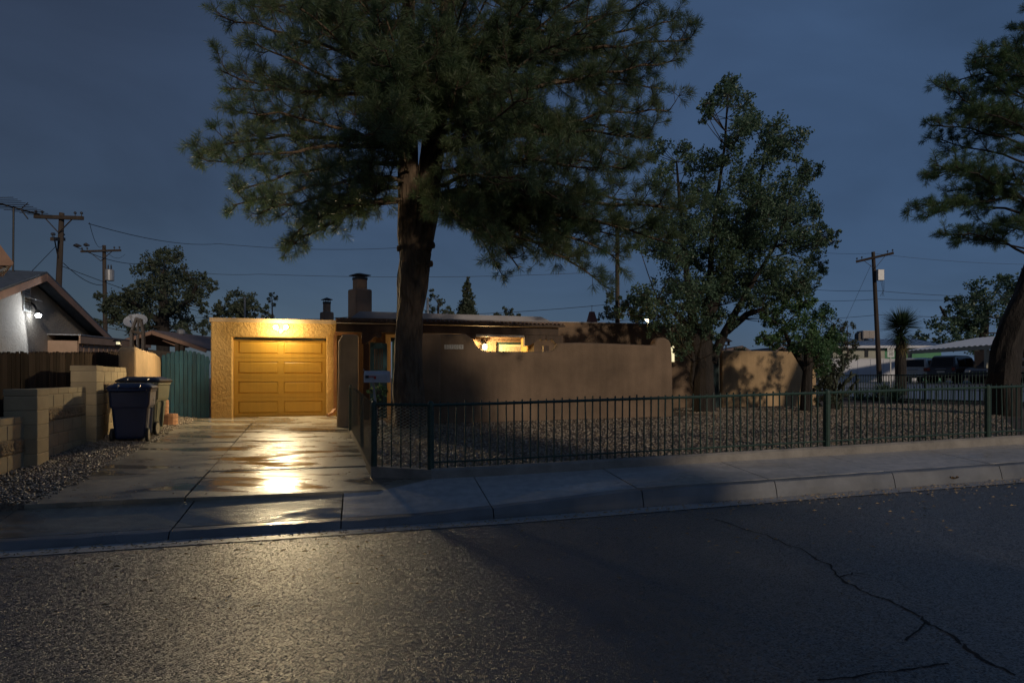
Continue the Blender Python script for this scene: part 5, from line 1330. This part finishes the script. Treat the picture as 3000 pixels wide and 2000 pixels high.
tips = [(640, 45, 0), (700, 5, 1.5), (735, 120, -1), (665, 255, .5), (648, 215, -.8), (700, 335, -1.5), (725, 400, 1.5), (572, 455, 0), (620, 480, -1), (700, 560, .5), (690, 600, -.5), (765, 625, -1.4), (850, 690, -1), (838, 735, -.4), (905, 690, 1), (930, 645, -1.8), (960, 560, -2.3), (1050, 610, -.5),
        (1900, 5, 0), (1985, 60, .5), (2028, 115, 0), (1985, 180, -.5), (1935, 260, 1), (1965, 320, -.5), (1900, 400, -1), (1880, 480, 1.5), (1915, 590, -.5), (2005, 620, -1.3), (1960, 720, -1), (1850, 700, .5), (1765, 825, -.6), (1660, 760, -1.3), (1520, 780, -.8), (1600, 700, 1), (1465, 785, -.2), (1450, 700, -1.8), (1370, 670, -2.0), (1700, 600, -2), (1750, 500, -2.3), (1560, 740, -.3), (1820, 760, -.8), (1900, 690, .8), (1640, 660, -.6), (1730, 720, .4)]
random.seed(21)
for _ in range(20): tips.append((random.uniform(1050, 1420), random.uniform(60, 400), random.uniform(-3.0, -.9)))
for _ in range(34): tips.append((random.uniform(760, 1880), random.uniform(-40, 540), random.uniform(-2.8, 3.2)))
for _ in range(26): tips.append((random.uniform(900, 1660), random.uniform(-420, -40), random.uniform(-2.4, 2.4)))
limbs = []
for x, y, dy in tips:
    tip = PX(x, y, YP+dy); st = stA if x < 1235 else stB
    if y > 380: za = tip.z + random.uniform(.1, .9)
    elif y > 150: za = tip.z + random.uniform(-.6, .5)
    else: za = tip.z - random.uniform(.3, 1.4)
    a = on_stem(st, clamp(za, 4.95, 12.6))
    m_ = a.lerp(tip, .5) + Vector((0, 0, random.uniform(.1, .55) if y > 300 else random.uniform(-.35, .15)))
    limbs.append((a, m_, tip))
# the two arching limbs low on the right
limbs += [(PX(1262, 590, YP), PX(1380, 495, YP), PX(1760, 560, YP-.2)), (PX(1340, 548, YP), PX(1430, 560, YP-.1), PX(1640, 700, YP-.4)), (PX(1265, 520, YP), PX(1400, 470, YP+.2), PX(1620, 470, YP+.6))]
pine('tall forked pine rising through the picture in the gravel yard', trk, limbs, 'needle', K=62, l0=.10, l1=.20, sub=.18, sublen=.66, wd=.0064, ntw=(5, 7), org=tuple(base))
# the leaning pine at the right edge
YR = 15.0; rb = PX(2940, 1222, YR); rb.z = Hyard(*toF(Vector((rb.x, rb.y, 0))))-.1
st = [rb, PX(2938, 1130, YR), PX(2946, 1030, YR), PX(2972, 950, YR), PX(3015, 860, YR), PX(3062, 720, YR), PX(3090, 450, YR), PX(3110, 150, YR), PX(3120, -250, YR)]
wr = YR/1800
random.seed(5)
rt = [(2684, 600, 0), (2705, 640, -.8), (2765, 690, -.5), (2805, 705, .6), (2720, 510, .5), (2745, 485, -.6), (2733, 365, 0), (2745, 410, .8), (2765, 255, -.4), (2790, 235, .6), (2855, 185, 0), (2875, 165, -.9), (2925, 130, .4), (2985, 85, 0), (2800, 490, -1), (2850, 570, -.3), (2875, 655, .5), (2925, 700, -.4), (2850, 325, -1.2), (2900, 400, 1), (2905, 250, -.6), (2960, 330, .5), (2960, 500, -1), (2990, 210, .9), (2985, 630, .4), (2830, 270, .9), (2800, 330, 0), (2780, 560, .4), (2940, 180, -1)]
rt += [(random.uniform(3000, 3500), random.uniform(-150, 700), random.uniform(-2.5, 2.5)) for _ in range(26)]
lm = []
for x, y, dy in rt:
    tip = PX(x, y, YR+dy); a = on_stem(st, clamp(tip.z + random.uniform(-1.6, -.1) + (1.0 if y > 550 else 0), 3.6, 12))
    lm.append((a, a.lerp(tip, .5)+Vector((0, 0, random.uniform(.1, .5))), tip))
pine('leaning pine cut off by the right edge of the picture', [(st, [43*wr, 39*wr, 37*wr, 38*wr, 34*wr, 28*wr, 20*wr, 12*wr, 4*wr])], lm, 'needle_b', K=56, l0=.09, l1=.17, sub=.15, sublen=.60, bark='bark_right', org=tuple(rb), start=.38, twl=(.08, .22), wd=.0065, rl=.010)

def leaf_cloud(C, rad, num, size, flat=1.0):
    """num leaves scattered in each sphere of centres C, radii rad: twiggy sub-clumps, denser toward the skin"""
    Ps = []
    for c, r_, k in zip(C, rad, num):
        ns = max(4, int(k/26)); sub = unit(rng.normal(size=(ns, 3)))*(rng.uniform(.25, 1, (ns, 1))**.5)*r_
        idx = rng.integers(0, ns, k)
        Ps.append(np.array(c) + sub[idx]*np.array([1, 1, flat]) + rng.normal(size=(k, 3))*r_*.17)
    P = np.concatenate(Ps); n = len(P)
    d = unit(rng.normal(size=(n, 3))+np.array([0, 0, .2])); sd_ = unit(np.cross(d, rng.normal(size=(n, 3))))
    s_ = rng.uniform(.6, 1.25, (n, 1))*size
    V = np.stack([P-d*s_*.5, P+sd_*s_*.30, P+d*s_*.5, P-sd_*s_*.30], 1).reshape(-1, 3)
    q = np.arange(n)*4
    return V, np.stack([q, q+1, q+2, q+3], 1)
def clump_tree(name, label, cat, Y, depth, stems, clumps, leaf, mt, dens, bark='bark_thin', gz_=.4, group=None, flat=1.0, nsub=3, jit=.45):
    px_ = Y/1800; C = []; Rr = []; Nn = []
    s0 = [PX(x, y, Y) for x, y, _ in stems[0]]; org = Vector((s0[0].x, Y, gz_))
    t = T(name, label, cat, MW, tuple(org), group)
    tk = MB(); nodes = []
    for i, stx in enumerate(stems):
        ps = [PX(x, y, Y) for x, y, _ in stx]; rs = [w_/2*px_ for *_, w_ in stx]
        if i == 0: ps[0].z = gz_-.1
        if i > 0: ps = [p + Vector((0, random.uniform(-.3, .3)*depth*k/len(ps), 0)) for k, p in enumerate(ps)]
        q = []; qr = []
        for a in range(len(ps)-1):
            for k in range(4): q.append(ps[a].lerp(ps[a+1], k/4)); qr.append(lerp(rs[a], rs[a+1], k/4))
        q.append(ps[-1]); qr.append(rs[-1]); nodes += q[3:]
        tk.tube(q, qr, 10, .15)
    br = MB()
    for x, y, r_ in clumps:
        for k in range(nsub):
            c = PX(x+random.uniform(-jit, jit)*r_, y+random.uniform(-jit, jit)*r_, Y+random.uniform(-1, 1)*depth)
            rr = r_*px_*random.uniform(.55, .8); C.append(tuple(c)); Rr.append(rr); Nn.append(max(12, int(dens*(rr/leaf)**2)))
            nd = min(nodes, key=lambda p: (p-c).length + max(0, p.z-c.z)*1.2)
            mid = nd.lerp(c, .5)+Vector((0, 0, -.06*(c-nd).length))
            br.tube(curve(nd, mid, c, 5), [.004+.007*(c-nd).length*f for f in (1, .8, .6, .45, .3)], 5)
            for q in range(5): br.tube([c+rv()*rr*.1, c+rv()*rr*.9], [.006, .003], 3)
    t.part('trunk', tk, M[bark]); t.part('branches', br, M['bark_thin'], kind='stuff')
    V, Q = leaf_cloud(C, Rr, Nn, leaf, flat)
    t.part('crown', np_mesh('crown', V-np.array(org), Q, M[mt]), None, kind='stuff')
    return t
random.seed(3)
clump_tree('shade_tree', 'tall ragged many-stemmed tree in front of the house corner', 'tree', 17.0, 1.7,
  [[(2064, 1215, 74), (2060, 1120, 60), (2060, 1040, 58), (2066, 960, 30)], [(2052, 1100, 40), (2036, 980, 30), (2012, 820, 17), (1995, 620, 12), (1985, 470, 5)], [(2070, 1040, 32), (2075, 900, 22), (2090, 700, 14), (2118, 430, 7), (2125, 280, 4)], [(2085, 1060, 30), (2125, 970, 24), (2190, 860, 15), (2270, 720, 9), (2330, 560, 5)], [(2130, 970, 24), (2190, 920, 18), (2240, 905, 12), (2290, 870, 8)], [(2040, 1165, 14), (2027, 1120, 13), (2024, 1060, 12), (2034, 1000, 12)], [(2050, 1010, 30), (1990, 930, 18), (1920, 880, 11), (1850, 880, 6)], [(2080, 930, 24), (2150, 760, 16), (2230, 560, 9), (2250, 420, 4)]],
  [(2120, 255, 34), (2100, 285, 38), (2165, 290, 42), (2205, 345, 45), (2160, 370, 50), (2255, 395, 42), (2065, 345, 18), (2070, 310, 20), (2300, 435, 45), (2235, 455, 55), (2110, 440, 45), (2000, 455, 36), (1935, 440, 36), (1960, 520, 45), (2060, 530, 55), (2165, 520, 55), (2350, 490, 42), (2372, 515, 28), (2300, 545, 55), (2240, 580, 60), (2378, 615, 30), (2335, 640, 50), (2425, 690, 28), (2400, 705, 36), (2340, 725, 55), (2255, 690, 62), (2150, 650, 62), (2050, 650, 62), (1960, 640, 58), (2400, 785, 32), (2345, 810, 48), (2270, 790, 56), (2180, 780, 62), (2080, 770, 62), (1980, 760, 58), (1905, 740, 48), (2305, 860, 36), (2370, 850, 26), (2150, 870, 52), (2060, 870, 55), (1970, 880, 50), (1905, 860, 46), (1855, 875, 34), (1830, 905, 28), (1870, 920, 30), (2245, 870, 44), (2265, 925, 12), (2272, 945, 8), (2000, 960, 46), (2060, 945, 52), (2130, 925, 36), (1945, 945, 38), (2100, 1000, 26), (2015, 1010, 30), (1980, 1000, 24), (2290, 640, 50), (2200, 620, 55), (2100, 590, 55), (2210, 720, 60), (2110, 710, 60), (2010, 700, 55), (2130, 820, 60), (2030, 820, 60), (2220, 830, 50)],
  .075, 'leaf', 20.0, 'bark_right', Hyard(7.8, 9.2), nsub=5, jit=.85)
clump_tree('bushy_tree', 'bright green bushy tree over the garden wall end', 'tree', 16.6, 1.0,
  [[(2362, 1205, 34), (2364, 1120, 30), (2368, 1040, 24), (2380, 960, 12)], [(2365, 1090, 20), (2320, 1010, 14), (2290, 960, 8)], [(2366, 1080, 20), (2420, 1000, 14), (2440, 950, 8)]],
  [(2262, 935, 40), (2310, 905, 45), (2370, 893, 40), (2245, 980, 32), (2292, 985, 45), (2350, 960, 55), (2420, 930, 46), (2408, 990, 55), (2335, 1010, 36), (2262, 1008, 28), (2445, 985, 40), (2400, 1050, 45), (2440, 1040, 36), (2385, 1010, 50)],
  .075, 'leaf_green', 22.0, 'bark_right', Hyard(10.6, 8.3))
clump_tree('dark_shrub', 'dark straggly shrub right of the garden wall end', 'shrub', 17.6, .7,
  [[(2438, 1195, 18), (2436, 1140, 16), (2440, 1070, 10)], [(2436, 1140, 12), (2470, 1080, 8), (2490, 1030, 5)], [(2436, 1140, 12), (2410, 1100, 8), (2400, 1060, 5)]],
  [(2470, 1000, 38), (2500, 1015, 20), (2482, 1050, 30), (2450, 1070, 45), (2410, 1085, 40), (2432, 1120, 40), (2395, 1130, 26), (2445, 1160, 30), (2410, 1165, 25), (2470, 960, 28)],
  .07, 'leaf_dark', 13, 'bark_right', Hyard(12, 9))
def cholla(label, x, y, Y, gz_, n):
    t = T('cholla_cactus', label, 'cactus', MW, (PX(x, y, Y).x, Y, gz_)); b0 = Vector((PX(x, y, Y).x, Y, gz_))
    tips_ = [(b0, Vector((.1, 0, 1)))]
    for i in range(n):
        p, d = random.choice(tips_[-14:]) if i > 3 else tips_[-1]
        d = (d*.6+rv()*.7+Vector((.22, 0, .35))).normalized(); e = p+d*random.uniform(.16, .32)
        t.part('joint', MB().tube([p, p.lerp(e, .3), p.lerp(e, .75), e], [.026, .036, .034, .016], 7), M['cholla'], smooth=True); tips_.append((e, d))
random.seed(12)
cholla('dark branching cactus poking out right of the garden wall shrub', 2455, 1185, 17.0, Hyard(12, 9), 46)
# far trees
clump_tree('dark_tree', 'big dark rounded tree behind the neighbour house', 'tree', 38, 3.0, [[(475, 1060, 40), (478, 980, 36), (480, 900, 26), (478, 800, 14)], [(480, 950, 20), (400, 890, 14), (350, 870, 8)], [(480, 930, 20), (560, 870, 14), (590, 840, 8)]],
  [(475, 742, 34), (440, 772, 36), (512, 762, 36), (545, 802, 36), (472, 800, 46), (420, 832, 45), (500, 842, 55), (572, 822, 40), (602, 850, 30), (562, 872, 46), (382, 852, 40), (342, 880, 40), (400, 892, 50), (470, 892, 55), (540, 922, 46), (602, 900, 26), (312, 902, 26), (290, 868, 18), (330, 942, 38), (400, 952, 46), (470, 962, 46), (540, 972, 42), (590, 952, 32), (286, 950, 22), (615, 845, 14)], .17, 'leaf_dark', 24, 'bark_right')
clump_tree('garden_tree', 'rounded dark tree behind the garage roof', 'tree', 40, 2.0, [[(700, 1040, 20), (700, 960, 16), (700, 890, 8)]], [(690, 882, 40), (652, 905, 32), (735, 890, 36), (720, 915, 36), (780, 917, 24), (682, 920, 32), (640, 925, 20)], .18, 'leaf_dark', 24, 'bark_right')
clump_tree('sapling', 'thin tufted sapling above the garage floodlights', 'tree', 30, .5, [[(797, 1040, 5), (798, 950, 5), (797, 880, 3)]], [(795, 862, 11), (805, 873, 9), (788, 880, 9), (800, 895, 8)], .12, 'leaf_dark', 8, 'bark_right')
clump_tree('roof_tree', 'dark leafy tree just right of the pine trunk above the roof', 'tree', 30, 1.0, [[(1280, 1040, 12), (1282, 960, 10), (1285, 890, 5)]], [(1272, 865, 18), (1280, 890, 24), (1305, 908, 24), (1262, 915, 24), (1318, 925, 14), (1262, 850, 8)], .13, 'leaf_dark', 14, 'bark_right')
clump_tree('round_bush', 'low rounded bush above the porch roof', 'bush', 38, 1.0, [[(1482, 1040, 10), (1482, 960, 9), (1482, 920, 5)]], [(1482, 916, 22), (1450, 926, 14), (1512, 928, 16), (1465, 925, 16), (1535, 935, 8)], .15, 'leaf_dark', 24, 'bark_right')
clump_tree('juniper', 'dark juniper beside the bright lamp above the roof', 'tree', 25, .8, [[(1810, 1040, 14), (1810, 960, 12), (1808, 880, 6)]], [(1798, 870, 22), (1780, 905, 24), (1762, 930, 14), (1828, 900, 26), (1858, 928, 22), (1800, 930, 26), (1775, 885, 10)], .10, 'leaf_dark', 16, 'bark_right')
clump_tree('far_tree', 'wide dark green tree behind the carport', 'tree', 64, 4.0, [[(2880, 1090, 30), (2880, 1000, 26), (2890, 900, 14)], [(2880, 980, 16), (2780, 930, 10), (2740, 900, 5)]], [(2700, 985, 30), (2740, 1002, 26), (2752, 952, 36), (2802, 932, 46), (2832, 884, 46), (2780, 890, 22), (2882, 862, 50), (2942, 850, 50), (3002, 840, 46), (2862, 942, 55), (2932, 932, 60), (3002, 922, 55), (2822, 992, 42), (2892, 1002, 46), (2962, 1002, 46), (2770, 985, 36), (3045, 960, 46), (2940, 815, 25)], .30, 'leaf', 18, 'bark_right', 1.2)
clump_tree('far_sapling', 'small tree top beside the bird feeder', 'tree', 34, .5, [[(2165, 1060, 5), (2165, 1040, 5), (2165, 1020, 3)]], [(2158, 1026, 12), (2176, 1020, 10), (2150, 1034, 9)], .12, 'leaf_dark', 14, 'bark_right')
cy = [(1370, 815+i*9.5, 6+i*2.1) for i in range(14)]
clump_tree('cypress', 'narrow pointed cypress behind the porch roof', 'tree', 34, .35, [[(1370, 1040, 14), (1370, 950, 10), (1370, 840, 3)]], cy, .12, 'leaf_dark', 40.0, 'bark_right', flat=1.5)
# yucca tree and spiky rosettes
def blades(c, n, r0, r1, wd, low=-.35, droop=0.0):
    d = unit(rng.normal(size=(n*3, 3))); d = d[d[:, 2] > low][:n]; n = len(d)
    L = rng.uniform(r0, r1, (n, 1)); side = unit(np.cross(d, np.array([0, 0, 1.0])+rng.normal(size=(n, 3))*.2))*wd/2
    b0 = np.array(c)+d*r0*.12; m_ = b0+d*L*.5; e = b0+d*L; e[:, 2] -= droop*L[:, 0]
    V = np.stack([b0-side*.6, b0+side*.6, m_+side, e, m_-side], 1).reshape(-1, 3); q = np.arange(n)*5
    T3 = np.concatenate([np.stack([q, q+1, q+2], 1), np.stack([q, q+2, q+4], 1), np.stack([q+4, q+2, q+3], 1)])
    return V, T3
YY = 27; yb = PX(2640, 1178, YY); yt = T('yucca_tree', 'thick trunked yucca with a spiky round head', 'yucca', MW, (yb.x, YY, .75))
yt.part('trunk', MB().tube([Vector((yb.x, YY, .6)), PX(2640, 1120, YY), PX(2638, 1060, YY), PX(2640, 985, YY)], [.26, .23, .22, .15], 12, .25), M['bark_right'])
hc = PX(2640, 955, YY)
V1, T1 = blades(tuple(hc), 620, .55, .98, .035, -.25); V2, T2 = blades(tuple(PX(2640, 985, YY)), 300, .45, .85, .035, -.6, .25)
yt.part('crown', np_mesh('crown', np.concatenate([V1, V2])-np.array([yb.x, YY, .75]), np.concatenate([T1, T2+len(V1)]), M['yucca']), None, kind='stuff')
V1, T1 = blades((0, 0, 0), 700, .4, .75, .03, -1); V1[:, 2] = -np.abs(V1[:, 2])*1.35; V1[:, :2] *= .55
yt.part('thatch', np_mesh('thatch', V1+np.array(PX(2642, 1005, YY))-np.array([yb.x, YY, .75]), T1, M['thatch']), None, kind='stuff')
def rosette(label, x, y, Y, r, n=90):
    p = PX(x, y, Y); p.z = Hyard(*toF(Vector((p.x, p.y, 0))))
    V, T_ = blades((0, 0, .05), n, r*.6, r, r*.09, .02)
    solo('spiky_plant', np_mesh('spiky_plant', V, T_, M['yucca']), None, label, 'plant', Matrix.Translation(p), group='spiky plants by the side fence')
rosette('tall spiky plant at the foot of the slim pole', 2588, 1130, 25.5, .75, 130)
rosette('spiky plant just right of the pole foot plant', 2622, 1135, 24.6, .6)
rosette('low spiky plant inside the side fence, leftmost', 2520, 1190, 22.5, .5)
rosette('low spiky plant inside the side fence, second from left', 2566, 1190, 22.0, .45)
rosette('low spiky plant inside the side fence, rightmost', 2622, 1192, 21.5, .5)
clump_tree('entry_shrub', 'small leafy shrub behind the mailbox post', 'shrub', 11.2, .25, [[(1108, 1235, 6), (1108, 1190, 5), (1106, 1150, 3)]], [(1090, 1145, 16), (1115, 1140, 16), (1130, 1148, 12), (1100, 1165, 14)], .07, 'leaf_green', 6.0, 'bark_thin', .37)

# trees across the street, behind the camera: they keep the low light off the drive
def street_tree(label, X, Y, h, rx, seed):
    g_ = np.random.default_rng(seed); C = []; rad = []; num = []
    t = T('street_tree', label, 'tree', MW, (X, Y, 0), 'trees across the street')
    tk = MB().tube([Vector((X, Y, -.1)), Vector((X+.1, Y, 1.6)), Vector((X, Y+.1, 3.4)), Vector((X+.1, Y, h*.8))], [.32, .25, .2, .06], 12, .2)
    for i in range(46):
        d = unit(g_.normal(size=3))*g_.uniform(.15, 1)**.5; c = np.array([X, Y, h*.62]) + d*np.array([rx, rx*.8, h*.36])
        C.append(tuple(c)); rad.append(g_.uniform(.7, 1.2)); num.append(800)
        tk.tube([Vector((X, Y, 2.6+.4*i/46)), Vector(((X+c[0])/2, (Y+c[1])/2, c[2]*.72)), Vector(c)], [.08, .05, .02], 5)
    t.part('trunk', tk, M['bark_right'])
    V, Q = leaf_cloud(C, rad, num, .24)
    t.part('crown', np_mesh('crown', V-np.array([X, Y, 0]), Q, M['leaf']), None, kind='stuff')
street_tree('broad leafy tree across the street, behind the viewer to the left', 0.6, -9.0, 11.5, 4.8, 1)
street_tree('broad leafy tree across the street, behind the viewer to the right', 7.0, -5.8, 10.5, 3.6, 2)

# ------------------------------------------------------------------ lamps that are lit in the photograph
def lamp(name, p, watt, col, r_, spot=None, aim=None, blend=.5):
    l = bpy.data.lights.new(name, 'SPOT' if spot else 'POINT'); l.energy = watt; l.color = col; l.shadow_soft_size = r_
    o = bpy.data.objects.new(name, l); COL.objects.link(o); o.location = p
    if spot:
        l.spot_size = R(spot); l.spot_blend = blend
        o.rotation_euler = Vector(aim).to_track_quat('-Z', 'Y').to_euler()
    return o
WARM = (1.0, .74, .38)
fl = T('garage_floodlight', 'twin-bulb warm floodlight above the garage door', 'lamp', MF, (XF(821, GN), GN, 2.74))
fx, fz = XF(821, GN-.15, 962)
fl.part('base', MB().lathe([(.055, GN-.03-GN), (.06, -.02), (.06, .0)], 12, (fx, GN, 2.70), 'y'), M['flashing'])
for i, x in enumerate((806, 836)):
    s, z = XF(x, GN-.22, 957)
    fl.part('arm', MB().tube([(fx, GN-.03, 2.70), (lerp(fx, s, .6), GN-.08, 2.72), (s, GN-.06, z+.02)], .014, 6), M['white'])
    hs = fl.part('housing', MB().lathe([(.02, .05), (.035, .0), (.048, -.03), (.058, -.05)], 12, (s, GN-.06, z), 'y'), M['white'])
    fl.part('bulb', MB().lathe([(.010, -.03), (.045, -.02), (.055, .0), (.045, .012), (.005, .012)], 14, (s, GN-.115, z), 'y'), M['bulb_warm'], smooth=True)
    lo_ = lamp('garage_lamp', F(s, GN-.34, z-.03), 34, WARM, .05); lo_.parent = fl.o; lo_.matrix_parent_inverse = fl.o.matrix_world.inverted()
    lo_ = lamp('garage_flood', F(s, GN-.17, z-.02), 240, (1.0, .80, .48), .045, 176, tuple(-E2*.97+Vector((0, 0, -.22))+E1*(-.12 if i == 0 else .12)), .25); lo_.parent = fl.o; lo_.matrix_parent_inverse = fl.o.matrix_world.inverted()
q = PX(1420, 1017, 17.65); ls, ln = toF(q)
pl_ = T('porch_lantern', 'glowing lantern on the house wall above the low courtyard wall', 'lamp', MF, (ls, ln, q.z-.2))
pl_.part('bracket', MB().tube([(ls, HN, q.z+.17), (ls, ln+.02, q.z+.22), (ls, ln, q.z+.15)], .012, 6).box(ls-.05, ls+.05, HN-.02, HN-.001, q.z-.02, q.z+.24), M['black_metal'])
pl_.part('roof', MB().lathe([(.09, .085), (.095, .095), (.04, .15), (.012, .17)], 8, (ls, ln, q.z)), M['black_metal'])
pl_.part('base', MB().lathe([(.015, -.13), (.05, -.11), (.06, -.09)], 8, (ls, ln, q.z)), M['black_metal'])
for k in range(4):
    a_ = k*math.pi/2+.78; pl_.part('bar', MB().bar((ls+.075*math.cos(a_), ln+.075*math.sin(a_), q.z-.09), (ls+.085*math.cos(a_), ln+.085*math.sin(a_), q.z+.09), .008), M['black_metal'])
pl_.part('bulb', MB().lathe([(.01, -.06), (.04, -.04), (.048, 0), (.03, .05), (.01, .06)], 12, (ls, ln, q.z)), M['bulb_warm'], smooth=True)
o = lamp('porch_lamp', F(ls-.0, ln-.16, q.z), 150, (1.0, .62, .24), .04); o.parent = pl_.o; o.matrix_parent_inverse = pl_.o.matrix_world.inverted()
q = PX(1895, 937, 33)
yl = T('yard_light', 'small bright lamp on a pole behind the flat roof', 'lamp', MW, (q.x, 33, .5))
yl.part('pole', MB().tube([Vector((q.x+.1, 33.1, .5)), Vector((q.x+.1, 33.1, q.z+.1)), q+Vector((0, -.05, .12))], .03, 6), M['grey_metal'])
yl.part('shade', MB().lathe([(.14, .05), (.10, .11), (.03, .14)], 10, tuple(q)), M['grey_metal'])
yl.part('bulb', MB().lathe([(.01, -.08), (.075, -.05), (.085, 0), (.05, .05)], 10, tuple(q)), M['bulb_warm'], smooth=True)
o = lamp('yard_lamp', q+Vector((0, -.2, -.02)), 60, WARM, .05); o.parent = yl.o; o.matrix_parent_inverse = yl.o.matrix_world.inverted()
nlp = MD @ Vector((NA+.60, nl_n-.06, nl_z-.05))
o = lamp('neighbour_lamp', nlp, 60, (.86, .93, 1.0), .05, 176, (MD.to_3x3() @ Vector((.30, -1.0, -.30))), .12); o.parent = nf.o; o.matrix_parent_inverse = nf.o.matrix_world.inverted()
